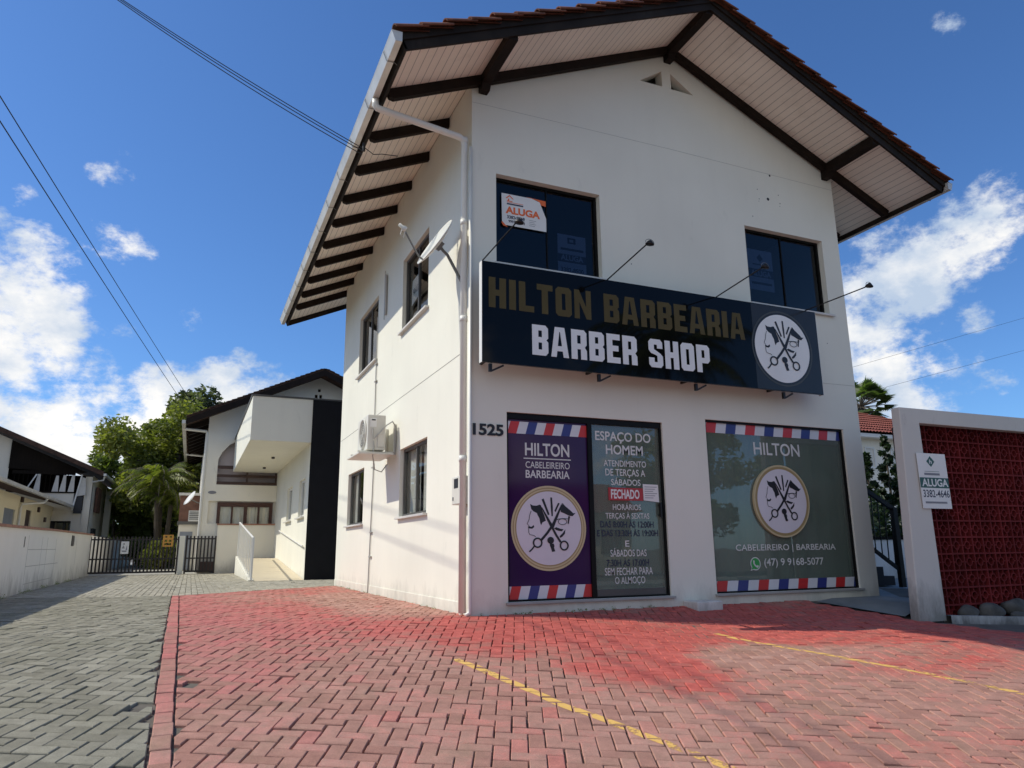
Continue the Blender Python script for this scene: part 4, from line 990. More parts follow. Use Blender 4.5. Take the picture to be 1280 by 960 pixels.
# ------------------------------------------------------------------ rental notices on the upper windows
def frame(y): return dict(O=(0, y, 0), U=(1, 0, 0), V=(0, 0, 1), W=(0, -1, 0))
nb = thing('rental_notice', (.76, .08, 5.0), 'white and orange rental notice reading ALUGA in the upper left window', 'notice')
fr = frame(.085); b = MB()
b.cur = 0; b.prism([(.45, 5.06), (.50, 5.01), (1.09, 5.01), (1.09, 5.20), (1.00, 5.42), (.88, 5.455), (.445, 5.455)], (), d=.004, **fr)
b.cur = 1; b.prism([(.80, 5.465), (1.09, 5.455), (1.09, 5.375), (1.02, 5.385), (.97, 5.44)], (), d=.003, z=-.001, **fr); b.prism([(.44, 5.045), (.465, 5.0), (.53, 4.985), (.47, 5.055)], (), d=.003, z=-.001, **fr)
text(b, 'ALUGA', .50, 1.00, 5.175, 5.28, z=.005, bold=.045, **fr)
b.prism([(.50, 5.39), (.53, 5.42), (.56, 5.445), (.62, 5.39), (.60, 5.39), (.56, 5.425), (.52, 5.39)], (), z=.005, **fr); b.prism(rect(.52, .60, 5.35, 5.362), (), z=.005, **fr)
b.prism(rect(.535, .555, 5.362, 5.39), (), z=.005, **fr); b.prism(rect(.52, .755, 5.335, 5.343), (), z=.005, **fr)
b.cur = 2; text(b, '3382-3569', .52, .775, 5.105, 5.155, z=.005, bold=.035, **fr); text(b, '99932-7593', .54, .775, 5.05, 5.09, z=.005, bold=.03, **fr)
b.prism(rect(.52, .755, 5.305, 5.325), (), z=.005, **fr)
b.cur = 3
for k in range(4): b.prism(rect(.84, .94 - .02 * (k % 2), 5.13 - .025 * k, 5.136 - .025 * k), (), z=.005, **fr)
b.build('board', [M['paper'], M['orange'], M['ink_blue'], M['grey_ink']], nb)
def poster(name_loc, x0, x1, z0, z1, y, label, kind):
    o = thing('rental_poster', ((x0 + x1) / 2, y, z0), label, 'poster', None); fr = frame(y); b = MB(); w, h = x1 - x0, z1 - z0
    b.cur = 0; b.prism(rect(x0, x1, z0, z1), (), d=.002, **fr)
    P = lambda a, c: (x0 + a * w, z0 + c * h)
    b.cur = 1
    if kind == 'k':
        b.prism([P(.35, .78), P(.64, .78), P(.64, .93), P(.35, .93)], [[P(.42, .82), P(.56, .82), P(.56, .89), P(.42, .89)]], z=.003, **fr)
        b.prism([P(.10, .60), P(.92, .60), P(.92, .66), P(.10, .66)], (), z=.003, **fr)
        b.prism([P(0, .30), P(1, .30), P(1, .50), P(0, .50)], (), z=.003, **fr); text(b, '3382-8500', x0 + .1 * w, x0 + .9 * w, z0 + .05 * h, z0 + .17 * h, z=.003, bold=.02, **fr)
    else:
        b.prism([P(.5, .70), P(.63, .80), P(.5, .90), P(.37, .80)], (), z=.003, **fr); b.prism([P(.2, .62), P(.8, .62), P(.8, .65), P(.2, .65)], (), z=.003, **fr)
        b.prism([P(0, .32), P(1, .32), P(1, .52), P(0, .52)], (), z=.003, **fr); b.prism([P(.1, .14), P(.9, .14), P(.9, .20), P(.1, .20)], (), z=.003, **fr)
    b.cur = 0; text(b, 'ALUGA', x0 + .1 * w, x0 + .9 * w, z0 + .345 * h, z0 + .485 * h, z=.004, bold=.03, **fr)
    b.build('sheet', [M['paper_dim'], M['ink_blue']], o); return o
poster('', 1.28, 1.71, 4.48, 5.05, .135, 'faded blue ALUGA poster behind the glass of the upper left window', 'k')
poster('', 4.54, 5.03, 4.71, 5.37, .135, 'dim ALUGA poster behind the glass of the upper right window', 'd')
ps = thing('window_poster', (.12, 2.95, 4.88), 'white rental sheet inside the upper side window near the dish', 'poster')
b = MB(); b.add([(.13, 2.62, 4.93), (.13, 3.22, 4.85), (.13, 3.2, 5.28), (.13, 2.64, 5.30)], [(0, 1, 2, 3)])
b.build('sheet', M['paper'], ps)
b = MB(); text(b, 'ALUGA', 2.70, 3.12, 5.02, 5.12, (.128, 5.86, 0), (0, -1, 0), (0, 0, 1), (-1, 0, 0), 0, bold=.02); b.build('print', M['ink_blue'], ps)

# ------------------------------------------------------------------ things on the side wall
# satellite dish
ds = thing('satellite_dish', (-.05, .4, 4.2), 'grey satellite dish on a bent arm at the building corner', 'satellite dish')
n = (RX * -.76 + RU * .58 - RF * .30).normalized(); c0 = Vector((-.42, .42, 4.66)) + RX * .07 + RU * .085
# long axis across the view
A1 = n.cross(RF).normalized(); A2 = n.cross(A1).normalized()
prof = [(0, -.045), (.11, -.041), (.22, -.026), (.315, -.002), (.355, .012), (.358, .005), (.315, -.012), (.22, -.036), (.11, -.052), (0, -.056)]
b = MB(); b.lathe(prof, c0, n, 32, U=A1); b.build('reflector', M['dish'], ds, smooth=True)
lnb = c0 + n * .44 - RU * .09 - RX * .06
low = c0 - A1 * .27 * (1 if A1.z > 0 else -1)
b = MB(); b.tube([low - n * .02, low + n * .06 - Vector((0, 0, .0)), low.lerp(lnb, .6) - RU * .02, lnb], .012, 6); b.build('feed_arm', M['dish_arm'], ds)
b = MB(); b.lathe([(0, -.06), (.022, -.06), (.022, .0), (.035, .012), (.035, .05), (0, .055)], lnb, -n, 12); b.build('receiver', M['dish'], ds, smooth=True)
b = MB(); bk = c0 - n * .07; b.tube([bk, bk - n * .03 + Vector((.02, -.02, -.05)), bk + Vector((.1, -.03, -.12)), (-.02, .30, 4.22)], .02, 8); b.box(-.02, -.002, .24, .36, 4.14, 4.30); b.obox(bk, n * .035, A1 * .06, A2 * .045); b.build('mount_arm', M['dish_arm'], ds)
b = MB(); b.tube([lnb, lnb - RU * .09 - RX * .03, lnb - RU * .13 + RX * .01, lnb - RU * .05 + RX * .03], .005, 5); b.build('lead', M['dish'], ds)
# air conditioner
ac = thing('air_conditioner', (-.33, 3.78, 2.36), 'white air conditioner outdoor unit on brackets between the side windows', 'air conditioner')
b = MB(); b.box(-.49, -.20, 3.42, 4.17, 2.455, 3.02); cs_ = b.build('casing', M['ac'], ac, bevel=.012)
fc = (-.492, 3.74, 2.74)
b = MB(); b.lathe([(0, .0), (.225, .0), (.225, .004), (.0, .004)], (-.491, 3.74, 2.74), (-1, 0, 0), 32); b.build('fan_recess', M['ac_dark'], ac)
b = MB()
for r in (.05, .09, .13, .17, .21, .238): b.tube([Vector((-.505, 3.74 + r * math.cos(a), 2.74 + r * math.sin(a))) for a in [2 * math.pi * k / 32 for k in range(33)]], .0035 if r < .23 else .01, 5)
for k in range(8): a = math.pi * k / 4; b.tube([(-.503, 3.74, 2.74), (-.503, 3.74 + .23 * math.cos(a), 2.74 + .23 * math.sin(a))], .004, 5)
b.build('fan_grille', M['ac'], ac)
b = MB(); b.box(-.455, -.35, 3.412, 3.421, 2.82, 2.96); b.build('label_plate', M['paper'], ac)
b = MB(); b.box(-.43, -.37, 3.408, 3.4115, 2.925, 2.945); b.build('label_print', M['ink'], ac)
b = MB(); b.box(-.33, -.22, 3.405, 3.421, 2.50, 2.72); b.build('service_cover', M['ac'], ac, bevel=.006)
b = MB(); b.tube([(-.41, 3.40, 2.80), (-.41, 3.39, 2.70), (-.40, 3.385, 2.62), (-.33, 3.37, 2.70), (-.20, 3.36, 2.85), (-.10, 3.38, 2.92), (-.03, 3.45, 2.85), (-.02, 3.5, 2.4)], .012, 6); b.tube([(-.40, 3.39, 2.60), (-.38, 3.40, 2.5), (-.40, 3.41, 2.36), (-.34, 3.5, 2.15), (-.22, 3.55, 2.12), (-.12, 3.6, 2.25)], .009, 6); b.build('hose', M['conduit'], ac)
for y in (3.52, 4.06):
    b = MB(); b.box(-.62, -.01, y - .02, y + .02, 2.405, 2.445).box(-.045, -.005, y - .02, y + .02, 2.40, 2.90); b.beam((-.56, y, 2.41), (-.03, y, 2.86), .012, .02) if False else None
    b.build('bracket', M['ac'], ac)
b = MB(); b.box(-.64, -.08, 3.33, 4.25, 2.375, 2.403); b.build('shelf', M['ac'], ac, bevel=.004)
# meter box
mt = thing('meter_box', (-.06, .2, 1.40), 'white electricity meter box beside the corner downpipe', 'meter box')
b = MB(); b.box(-.12, -.002, .06, .34, 1.41, 1.74); b.build('case', M['ac'], mt, bevel=.012)
b = MB(); b.box(-.124, -.119, .11, .25, 1.60, 1.71); b.build('window', M['ink'], mt)
b = MB(); b.box(-.126, -.119, .27, .30, 1.46, 1.50); b.build('latch', M['dish_arm'], mt)
st = MB(); st.box(2.87, 3.26, -.30, -.002, .06, .235); tag(st.build('concrete_step', M['step_white'], bevel=.012), 'small white concrete block against the foot of the shop wall', 'step')

# ------------------------------------------------------------------ right: screen wall
sw = thing('screen_wall', (8.5, -1.0, -.1), 'grey framed screen wall filled with dark red hollow blocks', 'wall')
b = MB()
b.add([(5.50, -1.27, -.05), (6.00, -1.27, -.05), (5.985, -1.27, 2.50), (12.6, -1.27, 2.50), (12.6, -1.27, 2.73), (5.63, -1.27, 2.70)] +
      [(5.50, -1.14, -.05), (6.00, -1.14, -.05), (5.985, -1.14, 2.50), (12.6, -1.14, 2.50), (12.6, -1.14, 2.73), (5.63, -1.14, 2.70)],
      [(0, 1, 2, 5), (2, 3, 4, 5), (6, 11, 8, 7), (8, 11, 10, 9), (0, 5, 11, 6), (1, 7, 8, 2), (2, 8, 9, 3), (4, 10, 11, 5), (3, 9, 10, 4)])
b.build('frame', M['post_paint'], sw, bevel=.012, fixn=True)
b = MB(); P_ = .2215; ys, ye = -1.04, -.94
ztop = 2.545; nx = 29; nz = 12
for i in range(nx + 1): x = 5.93 + i * P_; b.box(x - .011, x + .011, ys, ye, ztop - nz * P_, ztop)
for j in range(nz + 1): z = ztop - j * P_; b.box(5.93, 5.93 + nx * P_, ys - .001, ye + .001, z - .011, z + .011)
n8 = 10
for i in range(nx):
    for j in range(nz):
        cx, cz = 5.93 + (i + .5) * P_, ztop - (j + .5) * P_
        o = [(cx + .060 * math.cos(2 * math.pi * k / n8), cz + .060 * math.sin(2 * math.pi * k / n8)) for k in range(n8)]
        ii = [(cx + .046 * math.cos(2 * math.pi * k / n8), cz + .046 * math.sin(2 * math.pi * k / n8)) for k in range(n8)]
        vs = [(p[0], y, p[1]) for y in (ys + .006, ye) for p in o] + [(p[0], y, p[1]) for y in (ys + .006, ye) for p in ii]
        fs = []
        for k in range(n8):
            k2 = (k + 1) % n8; fs += [(k, k2, n8 + k2, n8 + k), (2 * n8 + k, 3 * n8 + k, 3 * n8 + k2, 2 * n8 + k2), (k, 2 * n8 + k, 2 * n8 + k2, k2)]
        b.add(vs, fs)
        for (dx, dz) in ((1, 0), (-1, 0), (0, 1), (0, -1)):
            b.box(cx + dx * .058 - (.008 if dz else 0) + (-.04 if dx < 0 else 0), cx + dx * .058 + (.008 if dz else 0) + (.04 if dx > 0 else 0), ys + .008, ye - .01, cz + dz * .058 - (.008 if dx else 0) + (-.04 if dz < 0 else 0), cz + dz * .058 + (.008 if dx else 0) + (.04 if dz > 0 else 0))
b.build('block_screen', M['cobogo'], sw)
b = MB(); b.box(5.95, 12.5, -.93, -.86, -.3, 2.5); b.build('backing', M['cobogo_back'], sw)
b = MB()
for i in range(13):
    x0, x1 = 6.0 + i * .5, 6.5 + i * .5; za, zb_ = g(x0, -1.25), g(x1, -1.25)
    b.add([(x0, -1.33, za - .1), (x1, -1.33, zb_ - .1), (x1, -1.33, zb_ + .075), (x0, -1.33, za + .075), (x0, -1.22, za - .1), (x1, -1.22, zb_ - .1), (x1, -1.22, zb_ + .075), (x0, -1.22, za + .075)], [(0, 1, 2, 3), (3, 2, 6, 7), (7, 6, 5, 4)])
b.build('kerb', M['kerb'], sw)
def boulder(x, y, z, sx, sy, sz, seed, label, mat='stone'):
    rnd = random.Random(seed); bm = bmesh.new(); bmesh.ops.create_icosphere(bm, subdivisions=3, radius=1)
    ph = [rnd.uniform(0, 6) for _ in range(6)]
    b = MB()
    for v in bm.verts:
        p = v.co; k = 1 + .10 * math.sin(p.x * 2.3 + ph[0]) * math.sin(p.y * 2.1 + ph[1]) + .07 * math.sin(p.z * 4 + ph[2] + p.x * 3) + .05 * math.sin(p.y * 6 + ph[3])
        b.v.append(Vector((x + p.x * k * sx, y + p.y * k * sy, z + sz * .8 + p.z * k * sz)))
    for f in bm.faces: b.f.append([v.index for v in f.verts]); b.mi.append(0)
    bm.free(); tag(b.build('boulder', M[mat], smooth=True), label, 'rock', 'rounded rocks along the foot of the red screen wall')
zb_ = g(7, -1.1) - .03
boulder(6.62, -1.13, g(6.6, -1.1), .17, .10, .10, 1, 'rounded grey rock nearest the grey post of the screen wall')
boulder(7.10, -1.12, g(7.1, -1.1), .24, .11, .12, 2, 'wide brown rock, second from the grey post along the red screen')
boulder(7.62, -1.10, g(7.6, -1.1) + .06, .24, .10, .12, 3, 'dark rock lying behind a smaller one under the red screen')
boulder(7.56, -1.17, g(7.6, -1.1) - .02, .16, .07, .08, 4, 'small flat rock in front of the dark rock at the kerb')
boulder(8.02, -1.13, g(8, -1.1), .20, .10, .12, 5, 'rounded rock under the red screen at the right picture edge')
boulder(8.5, -1.12, g(8.5, -1.1), .25, .10, .12, 6, 'rock under the red screen farthest from the grey post')
# rental board on the post
rb = thing('rental_board', (6.08, -1.28, 1.36), 'white and green rental board reading ALUGA 3382-4646 on the grey post', 'notice')
fr = frame(-1.285); b = MB(); x0, x1, z0, z1 = 5.815, 6.365, 1.36, 2.09; w, h = x1 - x0, z1 - z0
b.cur = 0; b.prism(rect(x0, x1, z0, z1), (), d=.006, **fr)
P = lambda a, c: (x0 + a * w, z0 + c * h)
b.cur = 1; b.prism([P(0, .37), P(1, .37), P(1, .555), P(0, .555)], (), z=.0075, **fr); b.prism([P(.45, .75), P(.59, .85), P(.45, .95), P(.31, .85)], (), z=.0075, **fr)
b.prism([P(.2, .665), P(.72, .665), P(.72, .672), P(.2, .672)], (), z=.0075, **fr)
b.cur = 0; text(b, 'ALUGA', x0 + .06 * w, x0 + .97 * w, z0 + .395 * h, z0 + .535 * h, z=.0085, bold=.025, **fr); text(b, 'h', x0 + .41 * w, x0 + .49 * w, z0 + .81 * h, z0 + .89 * h, z=.0085, bold=.02, **fr)
b.cur = 2; text(b, '3382-4646', x0 + .06 * w, x0 + .97 * w, z0 + .20 * h, z0 + .335 * h, z=.0075, bold=.012, **fr)
b.cur = 3; b.prism([P(.18, .60), P(.72, .60), P(.72, .64), P(.18, .64)], (), z=.0075, **fr); b.prism([P(.1, .09), P(.85, .09), P(.85, .125), P(.1, .125)], (), z=.0075, **fr)
b.build('board', [M['paper'], M['green_sign'], M['ink_blue'], M['grey_ink']], rb)

# ------------------------------------------------------------------ right: passage, stair, house
sb = MB(); sb.add([(4.95, -.16, g(4.95, -.16) + .012), (5.52, -1.05, g(5.52, -1.05) + .012), (6.2, -.86, .13), (12, -.5, .172), (12, 6, .18), (6.36, 6, .18), (6.36, 0.0, .18), (5.4, -.01, .178)], [tuple(range(8))])
struct(sb.build('walkway', M['slab']))
stt = thing('stair', (8.9, 3.0, .17), 'dark concrete stair beside the black railing in the passage', 'stair')
b = MB()
for k in range(7): b.box(8.25 - k * .27 + .6, 8.52 - k * .27 + .6, 2.0, 3.2, .17, .17 + (k + 1) * .17)
b.build('steps', M['room_dark'], stt)
sr = thing('stair_railing', (8.5, 1.5, .17), 'black metal stair railing in the passage beside the shop', 'railing')
b = MB(); p0, p1 = Vector((8.72, 1.5, 1.52)), Vector((7.2, 1.5, 2.28)); q0, q1 = Vector((8.68, 1.5, .46)), Vector((7.2, 1.5, 1.36))
b.beam(p0, p1, .06, .07).beam(q0, q1, .04, .06); b.build('rail', M['black_metal'], sr)
b = MB(); b.box(8.64, 8.74, 1.46, 1.54, .17, 1.56); b.build('post', M['black_metal'], sr)
for k in range(9):
    t_ = (k + .7) / 10; a = p0.lerp(p1, t_); c = q0.lerp(q1, t_); b = MB(); b.tube([a, c], .011, 6); b.build('baluster', M['black_metal'], sr)
lw = thing('low_wall', (12, 4.1, .17), 'low grey boundary wall with dark coping behind the stair railing', 'wall')
b = MB(); b.box(7.6, 16, 4.0, 4.2, .17, 1.02); b.build('wall', M['grey_wall'], lw); b = MB(); b.box(7.58, 16.02, 3.97, 4.23, 1.023, 1.09); b.build('coping', M['black_wood'], lw)
rh = thing('red_roofed_house', (25.5, 18, .17), 'pale house with red tiled roof seen between shop and screen wall', 'house')
b = MB(); wall_face(b, rect(20.5, 31, .17, 5.42), [rect(22.78, 23.35, 4.05, 4.95), rect(24.3, 25.0, 4.05, 4.95)], (0, 14, 0), (1, 0, 0), (0, 0, 1), (0, -1, 0), .12)
b.add([(20.5, 14, .17), (20.5, 22, .17), (20.5, 22, 5.42), (20.5, 14, 5.42)], [(0, 3, 2, 1)]); b.build('wall', M['neighbour_wall'], rh)
b = MB(); b.box(20.1, 31.4, 13.5, 22.5, 5.30, 5.45); b.build('eave_board', M['white_metal'], rh)
b = MB()
for (p, q, dx) in (((20.0, 13.4), (31.5, 13.4), 0),):
    n_r = 9; ridge = 7.4
    for r in range(n_r):
        t0, t1_ = r / n_r, (r + 1) / n_r; za, zb2 = 5.46 + (ridge - 5.46) * t0, 5.46 + (ridge - 5.46) * t1_
        xa0, xa1 = 20.0 + 4.5 * t0, 31.5 - 4.5 * t0; xb0, xb1 = 20 + 4.5 * t1_, 31.5 - 4.5 * t1_; ya, yb2 = 13.4 + 4.6 * t0, 13.4 + 4.6 * t1_
        nn = 60
        for k in range(nn):
            u0, u1 = k / nn, (k + 1) / nn; um = (u0 + u1) / 2
            L0 = lambda u, x0, x1, y, z, up: (x0 + (x1 - x0) * u, y, z + up)
            b.add([L0(u0, xa0, xa1, ya, za, .06), L0(um, xa0, xa1, ya, za, .11), L0(u1, xa0, xa1, ya, za, .06), L0(u0, xb0, xb1, yb2, zb2, 0), L0(um, xb0, xb1, yb2, zb2, .05), L0(u1, xb0, xb1, yb2, zb2, 0)], [(0, 1, 4, 3), (1, 2, 5, 4)])
b.add([(20, 13.4, 5.46), (24.5, 18, 7.4), (20, 22.6, 5.46)], [(0, 1, 2)]); b.add([(20, 22.6, 5.46), (24.5, 18, 7.4), (27, 18, 7.4), (31.5, 22.6, 5.46)], [(0, 1, 2, 3)]); b.add([(31.5, 13.4, 5.46), (27, 18, 7.4), (31.5, 22.6, 5.46)], [(0, 1, 2)])
b.build('roof', M['red_tile'], rh)
for (x0, x1) in ((22.78, 23.35), (24.3, 25.0)):
    f = MB(); f.prism(rect(x0, x1, 4.05, 4.95), [rect(x0 + .06, x1 - .06, 4.11, 4.89)], O=(0, 13.95, 0), U=(1, 0, 0), V=(0, 0, 1), W=(0, 1, 0), d=.08); fo = f.build('window', M['white_metal'], rh, fixn=True)
    f = MB(); f.box(x0 + .06, x1 - .06, 13.99, 14.0, 4.11, 4.89); f.build('pane', M['curtain'], fo)
dm = MB(); dm.lathe([(1.7, 0), (1.6, .35), (1.2, .7), (.6, .9), (0, .96)], (31.5, 22.5, 7.2), (0, 0, 1), 24); dm.lathe([(1.6, -6.9), (1.7, 0)], (31.5, 22.5, 7.2), (0, 0, 1), 24)
tag(dm.build('water_tank', M['white_metal'], smooth=True), 'white rounded tank top behind the red tiled roof', 'tank')

# ------------------------------------------------------------------ back house with ramp
bh = thing('back_house', (1.2, 24, .17), 'white gabled house with arched balcony and boxy canopy behind the shop', 'house')
HX0, HX1, HY, HYB = -2.66, 5.2, 20.5, 33.0
bx = 1.26
def zh(x): return 7.55 - .463 * abs(x - bx)
b = MB()
arch = [(-2.25, 3.29)] + [(-.12, 3.29), (-.12, 4.85)] + [(-1.2 + 0, 5.0), (-1.6, 4.93), (-1.9, 4.75), (-2.13, 4.47), (-2.25, 4.2)]
vents = [rect(1.06 + .17 * i, 1.17 + .17 * i, 6.52 + .21 * j, 6.66 + .21 * j) for j in range(2) for i in range(2)] + [rect(1.17, 1.28, 6.98, 7.10)]
low_ = rect(-2.46, -.12, 1.90, 2.70)
wall_face(b, [(HX0, 0), (HX1, 0), (HX1, zh(HX1)), (bx, zh(bx)), (HX0, zh(HX0))], [arch, low_] + vents, (0, HY, 0), (1, 0, 0), (0, 0, 1), (0, -1, 0), .12)
b.add([(HX0, HY, 0), (HX0, HYB, 0), (HX0, HYB, zh(HX0)), (HX0, HY, zh(HX0))], [(0, 3, 2, 1)]); b.add([(HX1, HY, 0), (HX1, HYB, 0), (HX1, HYB, zh(HX1)), (HX1, HY, zh(HX1))], [(0, 1, 2, 3)])
b.build('wall', M['neighbour_wall'], bh)
b = MB(); b.box(-2.3, -.1, HY + .30, HY + .35, 3.2, 5.1).box(-2.3, -.1, HY + .13, HY + .30, 3.15, 3.25); b.build('balcony_recess', M['mauve'], bh)
b = MB()
for (z0, z1) in ((3.30, 3.40), (3.56, 3.66), (3.86, 3.98)): b.box(-2.25, -.12, HY - .02, HY + .04, z0, z1)
for x in (-1.22, -.2): b.box(x - .03, x + .03, HY - .015, HY + .03, 3.40, 3.86)
b.build('balcony_rail', M['balcony_wood'], bh)
f = MB(); wx = [-2.12, -1.62, -1.22, -.74, -.26]
f.prism(rect(-2.16, -.25, 1.86, 2.66), [rect(-2.05, -1.68, 1.86 + .02, 2.50), rect(-1.62, -1.25, 1.88, 2.50), rect(-1.13, -.77, 1.88, 2.50), rect(-.71, -.37, 1.88, 2.50)], O=(0, HY + .02, 0), U=(1, 0, 0), V=(0, 0, 1), W=(0, 1, 0), d=.07)
fo = f.build('window', M['brown_wood'], bh, fixn=True); f = MB(); f.box(-2.1, -.3, HY + .05, HY + .056, 1.88, 2.52); f.build('pane', M['glass_back'], fo)
folds(-2.1, -.3, 1.8, 2.6, HY + .10, .03, .24, M['curtain'], fo)
b = MB(); b.box(-2.5, -.1, HY + .115, HY + .14, 1.85, 2.75); b.build('recess_wall', M['neighbour_wall'], bh)
b = MB(); b.box(-2.10, -.13, HY - .22, HY - .04, .1, 1.84); b.build('parapet', M['neighbour_wall'], bh); b = MB(); b.box(-2.13, -.12, HY - .26, HY - .01, 1.843, 1.89); b.build('parapet_coping', M['coping'], bh)
# dark timber roof with overhangs
for s in (-1, 1):
    b = MB(); xe = -3.42 if s < 0 else 5.94; y0, y1 = HY - 1.0, HYB + .6
    A = [(xe, y0, zh(xe)), (bx, y0, zh(bx)), (bx, y1, zh(bx)), (xe, y1, zh(xe))]
    b.add([Vector(p) + Vector((0, 0, .01)) for p in A] + [Vector(p) + Vector((0, 0, .14)) for p in A], [(0, 3, 2, 1), (4, 5, 6, 7), (0, 1, 5, 4), (2, 3, 7, 6), (0, 4, 7, 3)]); b.build('roof', M['dark_tile'], bh)
    b = MB(); dn = .30
    b.add([(xe, y0 - .04, zh(xe) - .13), (bx, y0 - .04, zh(bx) - .13), (bx, y0 - .04, zh(bx) + .09), (xe, y0 - .04, zh(xe) + .09), (xe, y0, zh(xe) - .13), (bx, y0, zh(bx) - .13), (bx, y0, zh(bx) + .09), (xe, y0, zh(xe) + .09)], [(0, 1, 2, 3), (0, 4, 5, 1), (3, 2, 6, 7), (4, 7, 6, 5)]); b.build('barge_board', M['timber'], bh)
    for k in range(13):
        y = HY + .15 + k * 1.0; b = MB(); b.beam((xe + .05 * -s, y, zh(xe) - .10), (HX0 if s < 0 else HX1, y, zh(HX0) - .12 if s < 0 else zh(HX1) - .12), .10, .20); b.build('rafter', M['timber'], bh)
    b = MB()
    for j in range(26):                                  # tile courses seen along the verge
        t0 = j / 26; x = xe + (bx - xe) * t0; x2 = xe + (bx - xe) * (t0 + 1 / 26 + .012); b.beam((x, y0 + .05, zh(x) + .19), (x2, y0 + .05, zh(x2) + .155), .16, .035)
    b.build('verge_tiles', M['dark_tile'], bh)
b = MB(); b.box(-3.55, -3.43, HY - 1.0, HYB, 5.30, 5.42); b.build('gutter', M['gutter'], bh)
for y in (HY - .02, HY + 7.5):
    b = MB(); b.tube([(-3.45, y, 5.25), (-2.72, y, 5.2), (-2.70, y, 5.1), (-2.70, y, .2)], .05, 8); b.build('downpipe', M['pvc'], bh)
# front wing: canopy box, black end wall, side wall with two windows
b = MB(); b.box(-1.72, -.135, 12.05, HY - .02, 3.756, 4.945); b.build('canopy', M['white_wall'], bh, bevel=.01)
b = MB(); b.box(-1.75, .9, 12.02, HY - .02, 4.948, 4.985); b.build('roof_flashing', M['alu_grey'], bh)
b = MB(); wall_face(b, rect(12.08, HY, .1, 3.755), [rect(12.75, 13.95, 1.83, 2.88), rect(15.55, 16.85, 1.83, 2.88)], (-.16, 0, 0), (0, 1, 0), (0, 0, 1), (-1, 0, 0), .13); b.build('side_wall', M['white_wall'], bh)
b = MB(); b.box(-.16, 1.5, 12.03, 12.075, .05, 4.94); b.build('black_wall', M['black_paint'], bh)
for (y0, y1) in ((12.75, 13.95), (15.55, 16.85)):
    f = MB(); f.prism(rect(y0, y1, 1.83, 2.88), [rect(y0 + .06, (y0 + y1) / 2 - .025, 1.89, 2.82), rect((y0 + y1) / 2 + .025, y1 - .06, 1.89, 2.82)], O=(-.10, 0, 0), U=(0, 1, 0), V=(0, 0, 1), W=(1, 0, 0), d=.06); fo = f.build('window', M['white_metal'], bh, fixn=True)
    f = MB(); f.box(-.07, -.064, y0 + .06, y1 - .06, 1.89, 2.82); f.build('pane', M['glass_side'], fo); f = MB(); f.box(-.25, -.10, y0 - .08, y1 + .08, 1.79, 1.827); f.build('sill', M['sill'], fo)
    folds(y0, y1, 1.8, 2.9, .0, .02, .2, M['curtain'], fo, 'y')
for y in (15.5, 18.5): b = MB(); b.lathe([(0, -.07), (.05, -.06), (.05, -.002)], (-.8, y, 3.756), (0, 0, 1), 12); b.build('ceiling_lamp', M['alu_grey'], bh)
b = MB(); b.tube([(-.22, 11.95 + .3, 1.03), (-.22, 18.1, 1.58)], .022, 8)
for k in range(4): y = 12.5 + k * 1.8; z = 1.05 + k * .17; b.tube([(-.22, y, z), (-.165, y, z - .04)], .012, 6)
b.build('wall_handrail', M['white_metal'], bh)
b = MB(); b.prism(disc(-2.37, 3.0, .14, .055, 20), (), O=(0, HY, 0), U=(1, 0, 0), V=(0, 0, 1), W=(0, -1, 0), d=.015); b.build('number_plaque', M['grey_ink'], bh)
rp = MB(); rp.add([(-1.44, 12.05, .172), (-.165, 12.05, .172), (-.165, 18.6, .66), (-1.44, 18.6, .66), (-.165, HY - .3, .68), (-1.44, HY - .3, .68), (-1.44, 12.05, 0), (-1.44, 18.6, 0), (-1.44, HY - .3, 0)], [(0, 1, 2, 3), (3, 2, 4, 5), (6, 0, 3, 7), (7, 3, 5, 8)])
struct(rp.build('ramp', M['ramp']))
rk = MB(); rk.add([(-1.52, 12.1, .17), (-1.40, 12.1, .17), (-1.40, 12.1, .20), (-1.52, 12.1, .20), (-1.52, 18.6, .17), (-1.40, 18.6, .17), (-1.40, 18.6, .76), (-1.52, 18.6, .76)], [(0, 1, 2, 3), (4, 7, 6, 5), (0, 3, 7, 4), (1, 5, 6, 2), (3, 2, 6, 7)]); struct(rk.build('ramp_kerb', M['white_wall']))
hr = thing('ramp_railing', (-1.46, 15, .17), 'white metal railing along the cream ramp of the back house', 'railing')
b = MB(); b.tube([(-1.46, 12.12, .2), (-1.46, 12.12, 1.24), (-1.46, 18.5, 1.86), (-1.46, 18.5, .78)], .028, 8); b.build('frame', M['white_metal'], hr)
for k in range(1, 10):
    y = 12.12 + 6.38 * k / 10; b = MB(); b.tube([(-1.46, y, .2 + .055 * k), (-1.46, y, 1.24 + .062 * k)], .019, 6); b.build('baluster', M['white_metal'], hr)

# ------------------------------------------------------------------ gates
def gate(name, x0, x1, y, z0, z1, nb, label):
    o = thing(name, ((x0 + x1) / 2, y, z0), label, 'gate', None)
    b = MB(); b.box(x0, x1, y - .025, y + .025, z0 + .05, z0 + .11).box(x0, x1, y - .02, y + .02, z0 + .50, z0 + .545).box(x0, x1, y - .02, y + .02, z1 - .12, z1 - .075); b.box(x0 - .03, x0 + .03, y - .03, y + .03, z0, z1 + .02).box(x1 - .025, x1 + .025, y - .03, y + .03, z0, z1)
    b.build('frame', M['gate_metal'], o)
    for k in range(1, nb):
        x = x0 + (x1 - x0) * k / nb; b = MB(); b.box(x - .026, x + .026, y - .045, y - .0255, z0 + .06, z1); b.build('bar', M['gate_metal'], o)
    return o
gate('sliding_gate', -6.10, -3.33, 20.28, .18, 1.44, 25, 'wide dark brown barred gate across the driveway')
